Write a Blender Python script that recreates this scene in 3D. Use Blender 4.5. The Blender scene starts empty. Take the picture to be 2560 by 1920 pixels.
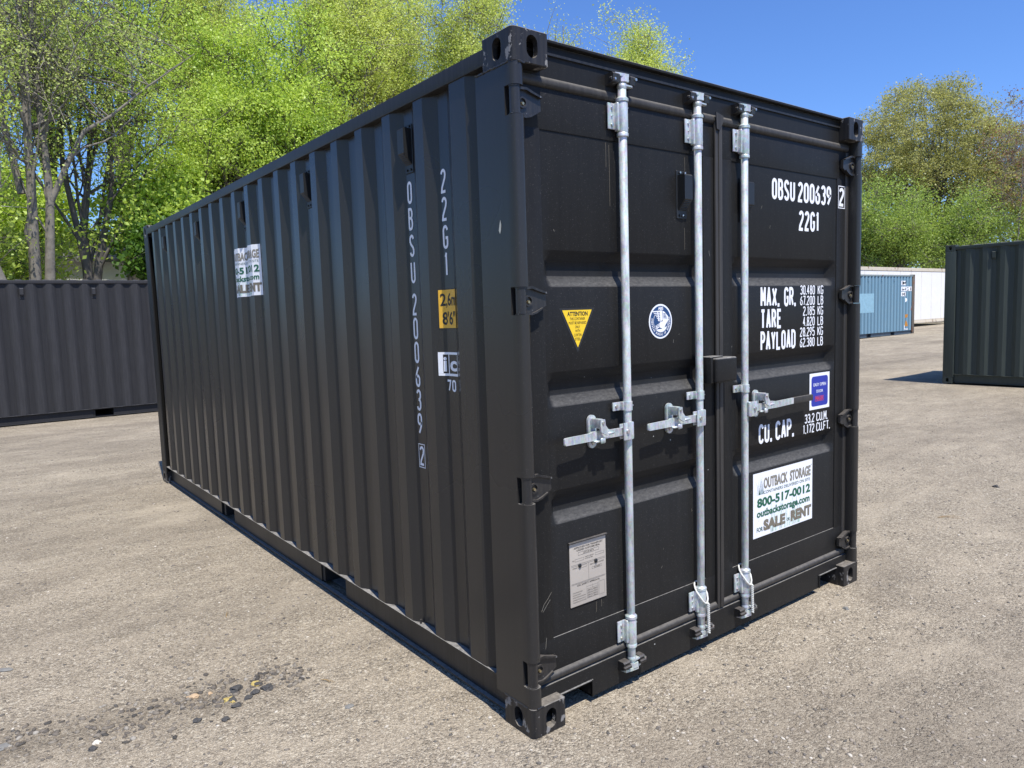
import bpy, bmesh, math, random
import numpy as np
from mathutils import Vector, Matrix, noise

# ------------------------------------------------------------------ camera, sky, sun, exposure
scn = bpy.context.scene
COL = scn.collection
R = math.radians
cam_d = bpy.data.cameras.new('camera'); cam = bpy.data.objects.new('camera', cam_d); COL.objects.link(cam)
cam_d.sensor_width = 36.0
cam_d.lens = 36.0 * 1808.84 / 2560.0
cam_d.clip_start = 0.05; cam_d.clip_end = 3000
_r = Vector((0.79081761, -0.61117436, -0.03276295)); _u = Vector((0.08476947, 0.05635777, 0.99480548)); _f = Vector((0.60615315, 0.78948699, -0.09637764))
CAM = Vector((-1.60308622, -2.0250225, 1.60303182))
m = Matrix.Identity(4)
for i in range(3):
    m[i][0] = _r[i]; m[i][1] = _u[i]; m[i][2] = -_f[i]; m[i][3] = CAM[i]
cam.matrix_world = m
scn.camera = cam

SUN_EL, SUN_AZ = R(64.5), R(9.5)         # azimuth measured from -Y towards -X
sundir = Vector((-math.sin(SUN_AZ) * math.cos(SUN_EL), -math.cos(SUN_AZ) * math.cos(SUN_EL), math.sin(SUN_EL)))
world = bpy.data.worlds.new("World"); scn.world = world; world.use_nodes = True
wn = world.node_tree.nodes; wl = world.node_tree.links
for n in list(wn): wn.remove(n)
wo = wn.new('ShaderNodeOutputWorld'); bg = wn.new('ShaderNodeBackground'); sky = wn.new('ShaderNodeTexSky')
sky.sky_type = 'NISHITA'; sky.sun_disc = False
sky.sun_elevation = SUN_EL; sky.sun_rotation = R(180) + SUN_AZ
sky.altitude = 0; sky.air_density = 1.0; sky.dust_density = 0.35; sky.ozone_density = 3.0
hs = wn.new('ShaderNodeHueSaturation'); hs.inputs['Saturation'].default_value = 1.05; hs.inputs['Value'].default_value = 1.0
wl.new(sky.outputs[0], hs.inputs['Color']); tint = wn.new('ShaderNodeMix'); tint.data_type = 'RGBA'; tint.blend_type = 'MULTIPLY'; tint.inputs[0].default_value = 1.0; tint.inputs[7].default_value = (0.84, 1.10, 1.58, 1)
wl.new(hs.outputs[0], tint.inputs[6]); wl.new(tint.outputs[2], bg.inputs[0]); wl.new(bg.outputs[0], wo.inputs[0])
bg.inputs[1].default_value = 0.098
sl = bpy.data.lights.new('sun', 'SUN'); sl.energy = 5.0; sl.angle = R(0.53); sl.color = (1.0, 0.955, 0.88)
so = bpy.data.objects.new('sun', sl); COL.objects.link(so)
so.rotation_euler = sundir.to_track_quat('Z', 'Y').to_euler(); so.location = (0, 0, 30)
scn.view_settings.view_transform = 'Standard'; scn.view_settings.look = 'None'
scn.view_settings.exposure = 0.35; scn.view_settings.gamma = 1.0
scn.view_settings.use_curve_mapping = False
scn.cycles.max_bounces = 8; scn.cycles.transparent_max_bounces = 8

rnd = random.Random(7)
rng = np.random.default_rng(11)

# ------------------------------------------------------------------ materials
def nt(name):
    mt = bpy.data.materials.new(name); mt.use_nodes = True
    N, L = mt.node_tree.nodes, mt.node_tree.links
    return mt, N, L, N['Principled BSDF']
def noise_n(N, L, scale, detail=3, rough=0.5, vec=None, sc3=None, dist=0.0):
    t = N.new('ShaderNodeTexNoise'); t.inputs['Scale'].default_value = scale; t.inputs['Detail'].default_value = detail
    t.inputs['Roughness'].default_value = rough; t.inputs['Distortion'].default_value = dist
    if vec is not None:
        if sc3:
            mp = N.new('ShaderNodeMapping'); mp.inputs['Scale'].default_value = sc3; L.new(vec, mp.inputs['Vector']); vec = mp.outputs[0]
        L.new(vec, t.inputs['Vector'])
    return t
def ramp(N, L, src, stops):
    r = N.new('ShaderNodeValToRGB'); e = r.color_ramp.elements
    while len(e) < len(stops): e.new(0.5)
    for k, (p, c) in enumerate(stops):
        e[k].position = p; e[k].color = (c, c, c, 1) if isinstance(c, (int, float)) else (*c, 1)
    L.new(src, r.inputs[0]); return r
def mixc(N, L, fac, a, b, mode='MIX'):
    x = N.new('ShaderNodeMix'); x.data_type = 'RGBA'; x.blend_type = mode; x.clamp_factor = True
    for s, v in ((0, fac), (6, a), (7, b)):
        if hasattr(v, 'links') or hasattr(v, 'is_linked'): L.new(v, x.inputs[s])
        else: x.inputs[s].default_value = v if s == 0 else (*v, 1)
    return x.outputs[2]
def math_n(N, L, op, a, b=None, clamp=False):
    x = N.new('ShaderNodeMath'); x.operation = op; x.use_clamp = clamp
    for s, v in ((0, a), (1, b)):
        if v is None: continue
        if hasattr(v, 'is_linked'): L.new(v, x.inputs[s])
        else: x.inputs[s].default_value = v
    return x.outputs[0]
def bump(N, L, h, B, strength, dist, nrm=None):
    b = N.new('ShaderNodeBump'); b.inputs['Strength'].default_value = strength; b.inputs['Distance'].default_value = dist
    L.new(h, b.inputs['Height'])
    if nrm is not None: L.new(nrm, b.inputs['Normal'])
    if B is not None: L.new(b.outputs[0], B.inputs['Normal'])
    return b.outputs[0]

def paint(name, col, rough=0.4, dust=(0.30, 0.26, 0.21), dust_amt=0.35, streak=0.10, chips=0.0, rust=0.0, spec=0.5, wav=0.5, chipcol=(0.55, 0.55, 0.53), specks=0, rib_shade=0):
    """weathered container paint: faint orange peel, vertical rain streaks, dust that has settled on ledges, chips"""
    mt, N, L, B = nt(name)
    tc = N.new('ShaderNodeTexCoord').outputs['Object']
    st = noise_n(N, L, 9, 4, 0.6, tc, (6, 6, 0.35))
    big = noise_n(N, L, 1.3, 3, 0.5, tc)
    fine = noise_n(N, L, 60, 2, 0.5, tc)
    c = mixc(N, L, ramp(N, L, st.outputs[0], [(0.35, 0.0), (0.75, streak)]).outputs[0], col, dust)
    sp = noise_n(N, L, 260, 2, 0.5, tc)
    c = mixc(N, L, ramp(N, L, sp.outputs[0], [(0.66, 0.0), (0.78, 0.25)]).outputs[0], c, dust)
    geo = N.new('ShaderNodeNewGeometry'); sx = N.new('ShaderNodeSeparateXYZ'); L.new(geo.outputs['Normal'], sx.inputs[0])
    up = ramp(N, L, sx.outputs[2], [(0.3, 0.0), (0.72, 1.0)]).outputs[0]
    grain = noise_n(N, L, 45, 4, 0.7, tc, (1, 1, 3))
    dmask = math_n(N, L, 'MULTIPLY', up, math_n(N, L, 'MULTIPLY', ramp(N, L, grain.outputs[0], [(0.3, 0.35), (0.7, 1.0)]).outputs[0], dust_amt))
    c = mixc(N, L, dmask, c, dust)
    if rust:
        rn = noise_n(N, L, 3.2, 6, 0.7, tc, (1.5, 1.5, 0.8))
        rm = ramp(N, L, rn.outputs[0], [(0.60 - rust * 0.2, 0.0), (0.66 - rust * 0.18, 1.0)]).outputs[0]
        c = mixc(N, L, rm, c, (0.16, 0.065, 0.03))
    if chips:
        cn = noise_n(N, L, 22, 5, 0.65, tc, (1, 1, 0.7))
        cm = ramp(N, L, cn.outputs[0], [(0.665 - chips * 0.1, 0.0), (0.69 - chips * 0.1, 1.0)]).outputs[0]
        c = mixc(N, L, cm, c, chipcol)
    if rib_shade:       # rib shading put into the colour: darker with depth in the recesses
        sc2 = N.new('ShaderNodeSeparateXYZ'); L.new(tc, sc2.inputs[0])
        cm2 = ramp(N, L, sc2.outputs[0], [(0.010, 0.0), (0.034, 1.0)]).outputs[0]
        c = mixc(N, L, math_n(N, L, 'MULTIPLY', cm2, rib_shade), c, tuple(v * 0.45 for v in col))
    if specks:      # pin-head paint chips
        vo = N.new('ShaderNodeTexVoronoi'); vo.inputs['Scale'].default_value = 7.5; L.new(tc, vo.inputs['Vector'])
        sc_ = N.new('ShaderNodeSeparateColor'); L.new(vo.outputs['Color'], sc_.inputs[0])
        mk = math_n(N, L, 'MULTIPLY', math_n(N, L, 'LESS_THAN', vo.outputs['Distance'], 0.022), math_n(N, L, 'GREATER_THAN', sc_.outputs[0], 0.45))
        c = mixc(N, L, mk, c, (0.5, 0.5, 0.48))
    L.new(c, B.inputs['Base Color'])
    rr = math_n(N, L, 'ADD', math_n(N, L, 'MULTIPLY', big.outputs[0], 0.16), rough - 0.08)
    rr = math_n(N, L, 'ADD', rr, math_n(N, L, 'MULTIPLY', dmask, 0.4), True)
    L.new(rr, B.inputs['Roughness']); B.inputs['Specular IOR Level'].default_value = spec
    dent = noise_n(N, L, 2.6, 2, 0.5, tc)
    n1 = bump(N, L, dent.outputs[0], None, wav, 0.006)
    bump(N, L, fine.outputs[0], B, 0.10, 0.0010, n1)
    return mt
def plain(name, col, rough=0.5, metal=0.0, var=0.12, scale=30, spec=0.5, bmp=0.0):
    mt, N, L, B = nt(name)
    tc = N.new('ShaderNodeTexCoord').outputs['Object']
    n = noise_n(N, L, scale, 4, 0.6, tc)
    k = ramp(N, L, n.outputs[0], [(0.25, 1 - var), (0.75, 1.0)]).outputs[0]
    L.new(mixc(N, L, 1.0, col, k, 'MULTIPLY'), B.inputs['Base Color'])
    B.inputs['Roughness'].default_value = rough; B.inputs['Metallic'].default_value = metal; B.inputs['Specular IOR Level'].default_value = spec
    if bmp: bump(N, L, n.outputs[0], B, 0.5, bmp)
    return mt
def galv(name, col=(0.62, 0.66, 0.665), rough=0.45, metal=0.40):
    mt, N, L, B = nt(name)
    tc = N.new('ShaderNodeTexCoord').outputs['Object']
    v = N.new('ShaderNodeTexVoronoi'); v.inputs['Scale'].default_value = 90; L.new(tc, v.inputs['Vector'])
    st = noise_n(N, L, 40, 5, 0.7, tc, (1, 1, 0.25))
    s = ramp(N, L, st.outputs[0], [(0.35, 0.62), (0.6, 1.0)]).outputs[0]
    c = mixc(N, L, 1.0, col, s, 'MULTIPLY')
    c = mixc(N, L, 0.22, c, v.outputs['Color'], 'SOFT_LIGHT')
    L.new(c, B.inputs['Base Color']); B.inputs['Metallic'].default_value = metal
    L.new(math_n(N, L, 'ADD', math_n(N, L, 'MULTIPLY', st.outputs[0], 0.25), rough - 0.12), B.inputs['Roughness'])
    bump(N, L, st.outputs[0], B, 0.25, 0.0012)
    return mt
M = {}
M['black'] = paint('black container paint', (0.0155, 0.0152, 0.0150), 0.44, dust=(0.36, 0.345, 0.32), dust_amt=0.7, streak=0.010, wav=0.35, spec=0.14, specks=1)
M['black_side'] = paint('black side wall paint', (0.024, 0.023, 0.0225), 0.29, dust=(0.30, 0.28, 0.25), dust_amt=0.7, streak=0.012, wav=0.14, spec=0.43)
M['black_rail'] = paint('dusty black rail paint', (0.012, 0.012, 0.013), 0.45, dust=(0.38, 0.36, 0.33), dust_amt=0.8, streak=0.05, wav=0.35, spec=0.4)
M['casting'] = paint('scraped black casting', (0.013, 0.013, 0.0145), 0.42, dust=(0.28, 0.25, 0.21), dust_amt=0.8, streak=0.09, chips=0.75, chipcol=(0.22, 0.21, 0.20), spec=0.3)
M['rubber'] = paint('black door gasket rubber', (0.030, 0.0275, 0.025), 0.55, dust=(0.26, 0.24, 0.21), dust_amt=0.40, streak=0.10, wav=0.2, spec=0.35)
M['plastic'] = plain('black vent plastic', (0.014, 0.015, 0.016), 0.45, var=0.3, scale=60)
M['hinge'] = paint('black hinge steel', (0.012, 0.012, 0.013), 0.38, dust=(0.26, 0.23, 0.2), dust_amt=0.35, chips=0.12, chipcol=(0.2, 0.2, 0.2))
M['void'] = plain('dark interior steel', (0.012, 0.012, 0.013), 0.7)
M['galv'] = galv('galvanised steel')
M['galv_pipe'] = galv('galvanised pipe', (0.66, 0.69, 0.68), 0.50, 0.20)
M['bolt'] = galv('zinc bolt', (0.62, 0.62, 0.60), 0.3, 0.8)
M['brass'] = plain('brass rivet', (0.5, 0.42, 0.25), 0.35, 0.9)
M['white'] = plain('white vinyl', (0.86, 0.87, 0.90), 0.45, var=0.05)
M['yellow'] = plain('yellow vinyl', (0.88, 0.58, 0.02), 0.42, var=0.05)
M['amber'] = plain('amber vinyl', (0.80, 0.45, 0.04), 0.42, var=0.06)
M['ink'] = plain('black ink', (0.018, 0.018, 0.018), 0.5)
M['navy'] = plain('navy vinyl', (0.015, 0.06, 0.18), 0.4)
M['blue_v'] = plain('blue vinyl', (0.018, 0.035, 0.36), 0.4)
M['red_v'] = plain('red print', (0.75, 0.06, 0.06), 0.5)
M['green'] = plain('dark green print', (0.012, 0.12, 0.065), 0.5)
M['taupe'] = plain('taupe print', (0.19, 0.165, 0.125), 0.5)
M['taupe_l'] = plain('pale taupe print', (0.33, 0.305, 0.25), 0.5)
M['grey_ink'] = plain('grey green print', (0.10, 0.17, 0.16), 0.5)
M['mint'] = plain('pale green print', (0.52, 0.74, 0.62), 0.5)
M['mist'] = plain('pale blue grey print', (0.50, 0.60, 0.66), 0.5)
M['plate'] = plain('aluminium data plate', (0.50, 0.45, 0.39), 0.42, metal=0.15, var=0.08)
M['plate_ink'] = plain('plate ink', (0.07, 0.06, 0.05), 0.6)
M['rope'] = plain('white nylon rope', (0.75, 0.74, 0.68), 0.8, var=0.3, scale=200, bmp=0.002)
M['primer'] = plain('bare primer chip', (0.62, 0.60, 0.50), 0.6)
M['weld'] = plain('weld bead', (0.05, 0.05, 0.052), 0.35, metal=0.4, var=0.5, scale=120)
M['dgrey'] = paint('charcoal container paint', (0.036, 0.0355, 0.038), 0.5, dust=(0.2, 0.2, 0.21), dust_amt=0.6, streak=0.08, wav=0.3, spec=0.15, rib_shade=0.45)
M['dgreen'] = paint('dark green container paint', (0.040, 0.050, 0.043), 0.45, dust=(0.2, 0.2, 0.17), dust_amt=0.6, streak=0.08, wav=0.3, spec=0.25)
M['lblue'] = paint('faded light blue paint', (0.15, 0.285, 0.385), 0.55, dust=(0.34, 0.38, 0.36), dust_amt=0.3, streak=0.35, rust=0.0, wav=0.3, spec=0.2, rib_shade=0.65)
M['lblue_rail'] = paint('dull grey blue paint', (0.20, 0.27, 0.28), 0.6, dust=(0.2, 0.15, 0.12), dust_amt=0.3, streak=0.5, rust=0.12)
M['rustpost'] = paint('rusty brown grey steel', (0.10, 0.085, 0.065), 0.7, dust=(0.2, 0.16, 0.12), streak=0.5, rust=0.3)
M['navyrail'] = paint('dark blue rail', (0.02, 0.06, 0.10), 0.6, streak=0.3)
M['reefer'] = paint('chalky white panel', (0.80, 0.80, 0.77), 0.6, dust=(0.60, 0.48, 0.40), streak=0.35, wav=0.8)
M['reefer_rail'] = paint('rust stained cream rail', (0.62, 0.58, 0.48), 0.65, dust=(0.45, 0.28, 0.15), streak=0.5, rust=0.12)
M['patchblue'] = plain('pale blue repaint', (0.27, 0.46, 0.56), 0.6, var=0.2, scale=8)
M['ghost'] = plain('ghost lettering', (0.86, 0.86, 0.84), 0.6)
M['orange_v'] = plain('faded orange vinyl', (0.55, 0.24, 0.03), 0.5, var=0.3)
M['rustred'] = plain('faded red print', (0.36, 0.14, 0.10), 0.6)

def foliage(name, a, b, trans=0.5):
    mt, N, L, B = nt(name)
    N.remove(B)
    out = [n for n in N if n.type == 'OUTPUT_MATERIAL'][0]
    geo = N.new('ShaderNodeNewGeometry'); oi = N.new('ShaderNodeObjectInfo')
    tc = N.new('ShaderNodeTexCoord').outputs['Object']
    n1 = noise_n(N, L, 0.45, 3, 0.6, tc)
    f = math_n(N, L, 'ADD', math_n(N, L, 'MULTIPLY', geo.outputs['Random Per Island'], 0.55), ramp(N, L, n1.outputs[0], [(0.3, 0.0), (0.7, 0.5)]).outputs[0], True)
    c = mixc(N, L, f, a, b)
    c = mixc(N, L, math_n(N, L, 'MULTIPLY', oi.outputs['Random'], 0.35), c, tuple(x * 0.75 for x in a))
    d = N.new('ShaderNodeBsdfDiffuse'); t = N.new('ShaderNodeBsdfTranslucent'); mx = N.new('ShaderNodeMixShader')
    L.new(c, d.inputs[0]); L.new(mixc(N, L, 0.5, c, (1.0, 1.0, 0.45), 'MULTIPLY'), t.inputs[0])
    mx.inputs[0].default_value = trans; L.new(d.outputs[0], mx.inputs[1]); L.new(t.outputs[0], mx.inputs[2])
    g = N.new('ShaderNodeBsdfGlossy'); g.inputs['Roughness'].default_value = 0.45; g.inputs[0].default_value = (0.9, 0.95, 0.9, 1)
    m2 = N.new('ShaderNodeMixShader'); m2.inputs[0].default_value = 0.02
    L.new(mx.outputs[0], m2.inputs[1]); L.new(g.outputs[0], m2.inputs[2]); L.new(m2.outputs[0], out.inputs[0])
    return mt
M['leaf_bright'] = foliage('bright spring leaf', (0.42, 0.56, 0.08), (0.70, 0.86, 0.20))
M['leaf_yellow'] = foliage('yellow green catkin leaf', (0.54, 0.62, 0.12), (0.80, 0.88, 0.30))
M['leaf_pale'] = foliage('pale opening leaf', (0.52, 0.60, 0.18), (0.78, 0.86, 0.36))
M['leaf_mid'] = foliage('mid green leaf', (0.38, 0.50, 0.08), (0.64, 0.78, 0.18))
M['leaf_green'] = foliage('fresh green leaf', (0.22, 0.33, 0.06), (0.50, 0.62, 0.15))
M['leaf_dark'] = foliage('deep green leaf', (0.05, 0.12, 0.014), (0.15, 0.28, 0.04))
M['leaf_tan'] = foliage('tan olive blossom', (0.38, 0.38, 0.12), (0.72, 0.69, 0.28))
M['leaf_red'] = foliage('red brown bud', (0.22, 0.12, 0.08), (0.40, 0.22, 0.15))
M['bark'] = plain('grey bark', (0.26, 0.235, 0.195), 0.9, var=0.5, scale=6, bmp=0.03)
M['bark_dark'] = plain('dark bark', (0.14, 0.125, 0.105), 0.9, var=0.5, scale=6, bmp=0.03)
M['bark_pale'] = plain('pale twig bark', (0.30, 0.27, 0.22), 0.9, var=0.5, scale=6)
M['house_white'] = plain('white clapboard', (0.72, 0.72, 0.70), 0.7)
M['roof_grey'] = plain('grey shingle', (0.16, 0.155, 0.15), 0.9, var=0.3)
M['glass'] = plain('dark window glass', (0.03, 0.035, 0.04), 0.08)
M['wire'] = plain('grey cable', (0.35, 0.35, 0.33), 0.6)

# ground: packed gravel and stone dust
def ground_mat():
    mt, N, L, B = nt('packed gravel')
    tc = N.new('ShaderNodeTexCoord').outputs['Object']
    huge = noise_n(N, L, 0.22, 6, 0.68, tc, (0.8, 1.5, 1), dist=0.5); big = noise_n(N, L, 0.5, 5, 0.6, tc, (0.9, 1.5, 1), dist=0.3); mid = noise_n(N, L, 2.4, 6, 0.65, tc, (1, 1.7, 1)); sm = noise_n(N, L, 14, 5, 0.65, tc)
    sand = mixc(N, L, ramp(N, L, big.outputs[0], [(0.36, 0.0), (0.62, 1.0)]).outputs[0], (0.328, 0.272, 0.201), (0.436, 0.365, 0.268))
    sand = mixc(N, L, ramp(N, L, mid.outputs[0], [(0.40, 0.0), (0.66, 0.75)]).outputs[0], sand, (0.264, 0.219, 0.166))
    sand = mixc(N, L, ramp(N, L, sm.outputs[0], [(0.48, 0.0), (0.70, 0.45)]).outputs[0], sand, (0.496, 0.425, 0.315))
    cols = sand; hsum = None
    coarse = ramp(N, L, mid.outputs[0], [(0.36, 0.45), (0.58, 1.0)]).outputs[0]
    for sc, amt, gate in ((400, 0.80, 0), (170, 0.66, 1), (75, 0.50, 2)):
        v = N.new('ShaderNodeTexVoronoi'); v.inputs['Scale'].default_value = sc; L.new(tc, v.inputs['Vector'])
        s = N.new('ShaderNodeSeparateColor'); L.new(v.outputs['Color'], s.inputs[0])
        tone = ramp(N, L, s.outputs[0], [(0.0, (0.124, 0.107, 0.087)), (0.25, (0.232, 0.195, 0.147)), (0.55, (0.371, 0.311, 0.230)), (0.85, (0.507, 0.435, 0.329)), (1.0, (0.754, 0.684, 0.544))]).outputs[0]
        fac = math_n(N, L, 'MULTIPLY', coarse, amt) if gate else amt
        if gate == 2: fac = math_n(N, L, 'MULTIPLY', fac, ramp(N, L, s.outputs[1], [(0.45, 0.0), (0.5, 1.0)]).outputs[0])
        cols = mixc(N, L, fac, cols, tone)
        h = math_n(N, L, 'MULTIPLY', math_n(N, L, 'SUBTRACT', 1.0, v.outputs['Distance']), 190.0 / sc)
        if gate: h = math_n(N, L, 'MULTIPLY', h, fac)
        else: h = math_n(N, L, 'MULTIPLY', h, 0.5)
        hsum = h if hsum is None else math_n(N, L, 'ADD', hsum, h)
    # large darker and paler areas where trucks have churned the yard
    cols = mixc(N, L, ramp(N, L, huge.outputs[0], [(0.46, 0.0), (0.64, 0.55)]).outputs[0], cols, (0.177, 0.150, 0.117))
    rut = noise_n(N, L, 0.8, 6, 0.7, tc, (0.75, 1.5, 1), dist=0.5)
    cols = mixc(N, L, ramp(N, L, rut.outputs[0], [(0.52, 0.0), (0.68, 0.42)]).outputs[0], cols, (0.172, 0.142, 0.108))
    cols = mixc(N, L, ramp(N, L, rut.outputs[0], [(0.32, 0.40), (0.46, 0.0)]).outputs[0], cols, (0.517, 0.445, 0.338))
    # damp dark rut that runs past the rubble, lower left of the container
    sx = N.new('ShaderNodeSeparateXYZ'); L.new(tc, sx.inputs[0])
    wob = math_n(N, L, 'MULTIPLY', math_n(N, L, 'SUBTRACT', mid.outputs[0], 0.5), 0.45)
    dline = math_n(N, L, 'ADD', math_n(N, L, 'ADD', math_n(N, L, 'MULTIPLY', sx.outputs[0], 0.16), math_n(N, L, 'SUBTRACT', sx.outputs[1], 1.02)), wob)
    band = ramp(N, L, math_n(N, L, 'ABSOLUTE', dline), [(0.0, 1.0), (0.26, 0.0)]).outputs[0]
    endm = ramp(N, L, math_n(N, L, 'ADD', math_n(N, L, 'MULTIPLY', sx.outputs[0], -1.0), 0.0), [(0.45, 0.0), (0.85, 1.0)]).outputs[0]
    cols = mixc(N, L, math_n(N, L, 'MULTIPLY', math_n(N, L, 'MULTIPLY', band, endm), 0.42), cols, (0.112, 0.091, 0.065))
    L.new(cols, B.inputs['Base Color']); B.inputs['Roughness'].default_value = 0.95; B.inputs['Specular IOR Level'].default_value = 0.15
    n0 = bump(N, L, big.outputs[0], None, 0.6, 0.10)
    n1 = bump(N, L, mid.outputs[0], None, 0.6, 0.03, n0)
    bump(N, L, hsum, B, 1.0, 0.0085, n1)
    return mt
M['ground'] = ground_mat()
M['pebble'] = None
def pebble_mat(k=1.0):
    mt, N, L, B = nt('crushed stone')
    geo = N.new('ShaderNodeNewGeometry')
    st = [(0.0, (0.090, 0.083, 0.075)), (0.3, (0.171, 0.148, 0.123)), (0.6, (0.279, 0.238, 0.191)), (0.9, (0.378, 0.330, 0.264)), (1.0, (0.558, 0.510, 0.433))]
    r = ramp(N, L, geo.outputs['Random Per Island'], [(p, tuple(x * k for x in c)) for p, c in st])
    tc = N.new('ShaderNodeTexCoord').outputs['Object']
    n = noise_n(N, L, 160, 3, 0.6, tc)
    L.new(mixc(N, L, 0.5, r.outputs[0], n.outputs[0], 'SOFT_LIGHT'), B.inputs['Base Color']); B.inputs['Roughness'].default_value = 0.9
    return mt
M['pebble'] = pebble_mat(); M['pebble_dark'] = pebble_mat(0.55)
M['asphalt'] = plain('broken asphalt', (0.085, 0.082, 0.08), 0.9, var=0.6, scale=120, bmp=0.006)
M['yellow_paint'] = plain('yellow road paint', (0.58, 0.44, 0.14), 0.8, var=0.5, scale=70, bmp=0.004)
M['white_stone'] = plain('white stone', (0.68, 0.62, 0.52), 0.85, var=0.25, scale=60, bmp=0.003)
M['tan_stone'] = plain('tan stone', (0.50, 0.36, 0.22), 0.85, var=0.3, scale=60, bmp=0.003)
M['slate'] = plain('blue grey stone', (0.21, 0.205, 0.19), 0.85, var=0.3, scale=50, bmp=0.003)
M['straw'] = plain('dry twig', (0.30, 0.20, 0.09), 0.9)

# ------------------------------------------------------------------ mesh helpers
class MB:
    def __init__(s): s.v = []; s.f = []; s.mi = []
    def add(s, vs, fs, mi=0):
        o = len(s.v); s.v += [tuple(v) for v in vs]; s.f += [tuple(i + o for i in f) for f in fs]; s.mi += [mi] * len(fs); return s
    def box(s, x0, x1, y0, y1, z0, z1, mi=0):
        v = [(x, y, z) for z in (z0, z1) for y in (y0, y1) for x in (x0, x1)]
        return s.add(v, [(0, 2, 3, 1), (4, 5, 7, 6), (0, 1, 5, 4), (2, 6, 7, 3), (0, 4, 6, 2), (1, 3, 7, 5)], mi)
    def rbox(s, x0, x1, y0, y1, z0, z1, r=0.003, seg=2, mi=0):
        bm = bmesh.new(); bmesh.ops.create_cube(bm, size=1.0)
        for v in bm.verts:
            v.co = Vector(((x0 + x1) / 2 + v.co.x * (x1 - x0), (y0 + y1) / 2 + v.co.y * (y1 - y0), (z0 + z1) / 2 + v.co.z * (z1 - z0)))
        r = min(r, 0.45 * min(x1 - x0, y1 - y0, z1 - z0))
        bmesh.ops.bevel(bm, geom=list(bm.edges), offset=r, segments=seg, affect='EDGES', profile=0.6)
        s.bm(bm, mi); bm.free(); return s
    def bm(s, bm, mi=0, mat=None):
        bm.verts.index_update()
        s.add([(mat @ v.co if mat else v.co)[:] for v in bm.verts], [[l.vert.index for l in f.loops] for f in bm.faces], mi)
    def prism(s, poly, axis, a, b, mi=0):
        """poly: 2D points; axis 'x','y','z' is the extrusion axis"""
        n = len(poly)
        def P(p, t): return {'x': (t, p[0], p[1]), 'y': (p[0], t, p[1]), 'z': (p[0], p[1], t)}[axis]
        area = sum(poly[i][0] * poly[(i + 1) % n][1] - poly[(i + 1) % n][0] * poly[i][1] for i in range(n))
        if (area < 0) != (axis == 'y'): poly = poly[::-1]
        vs = [P(p, a) for p in poly] + [P(p, b) for p in poly]
        fs = [tuple(range(n))[::-1], tuple(range(n, 2 * n))] + [(i, (i + 1) % n, n + (i + 1) % n, n + i) for i in range(n)]
        return s.add(vs, fs, mi)
    def cyl(s, p0, p1, r0, r1=None, n=16, caps=True, mi=0):
        r1 = r0 if r1 is None else r1
        p0, p1 = Vector(p0), Vector(p1); d = (p1 - p0).normalized()
        a = d.orthogonal().normalized(); b = d.cross(a)
        vs = [p + (a * math.cos(t) + b * math.sin(t)) * r for p, r in ((p0, r0), (p1, r1)) for t in [2 * math.pi * i / n for i in range(n)]]
        fs = [(i, (i + 1) % n, n + (i + 1) % n, n + i) for i in range(n)]
        if caps: fs += [tuple(range(n))[::-1], tuple(range(n, 2 * n))]
        return s.add(vs, fs, mi)
    def lathe(s, c, prof, n=20, mi=0):
        """vertical axis lathe at (cx,cy); prof [(r,z)...]"""
        vs = []; k = len(prof)
        for r, z in prof:
            for i in range(n):
                t = 2 * math.pi * i / n; vs.append((c[0] + r * math.cos(t), c[1] + r * math.sin(t), z))
        fs = []
        for j in range(k - 1):
            for i in range(n):
                fs.append((j * n + i, j * n + (i + 1) % n, (j + 1) * n + (i + 1) % n, (j + 1) * n + i))
        fs += [tuple(range(n))[::-1], tuple(range((k - 1) * n, k * n))]
        if prof[0][1] > prof[-1][1]: fs = [f[::-1] for f in fs]
        return s.add(vs, fs, mi)
    def tube(s, pts, r, n=8, mi=0):
        pts = [Vector(p) for p in pts]; rr = r if hasattr(r, '__len__') else [r] * len(pts)
        vs = []; pa = None
        for i, p in enumerate(pts):
            d = (pts[min(i + 1, len(pts) - 1)] - pts[max(i - 1, 0)]).normalized()
            a = d.orthogonal().normalized() if pa is None else (pa - d * pa.dot(d)).normalized()
            pa = a; b = d.cross(a)
            for k in range(n):
                t = 2 * math.pi * k / n; vs.append(p + (a * math.cos(t) + b * math.sin(t)) * rr[i])
        fs = [(i * n + k, i * n + (k + 1) % n, (i + 1) * n + (k + 1) % n, (i + 1) * n + k) for i in range(len(pts) - 1) for k in range(n)]
        fs += [tuple(range(n))[::-1], tuple(range((len(pts) - 1) * n, len(pts) * n))]
        return s.add(vs, fs, mi)
    def build(s, name, mat, parent=None, smooth=False, loc=None):
        me = bpy.data.meshes.new(name); me.from_pydata(s.v, [], s.f)
        mats = mat if isinstance(mat, (list, tuple)) else [mat]
        for x in mats: me.materials.append(x)
        if len(mats) > 1: me.polygons.foreach_set('material_index', s.mi)
        if smooth:
            me.polygons.foreach_set('use_smooth', [True] * len(me.polygons))
            me.set_sharp_from_angle(angle=R(smooth if not isinstance(smooth, bool) else 40))
        me.validate(); me.update()
        o = bpy.data.objects.new(name, me); COL.objects.link(o)
        if parent is not None: o.parent = parent
        if loc: o.location = loc
        return o
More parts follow.
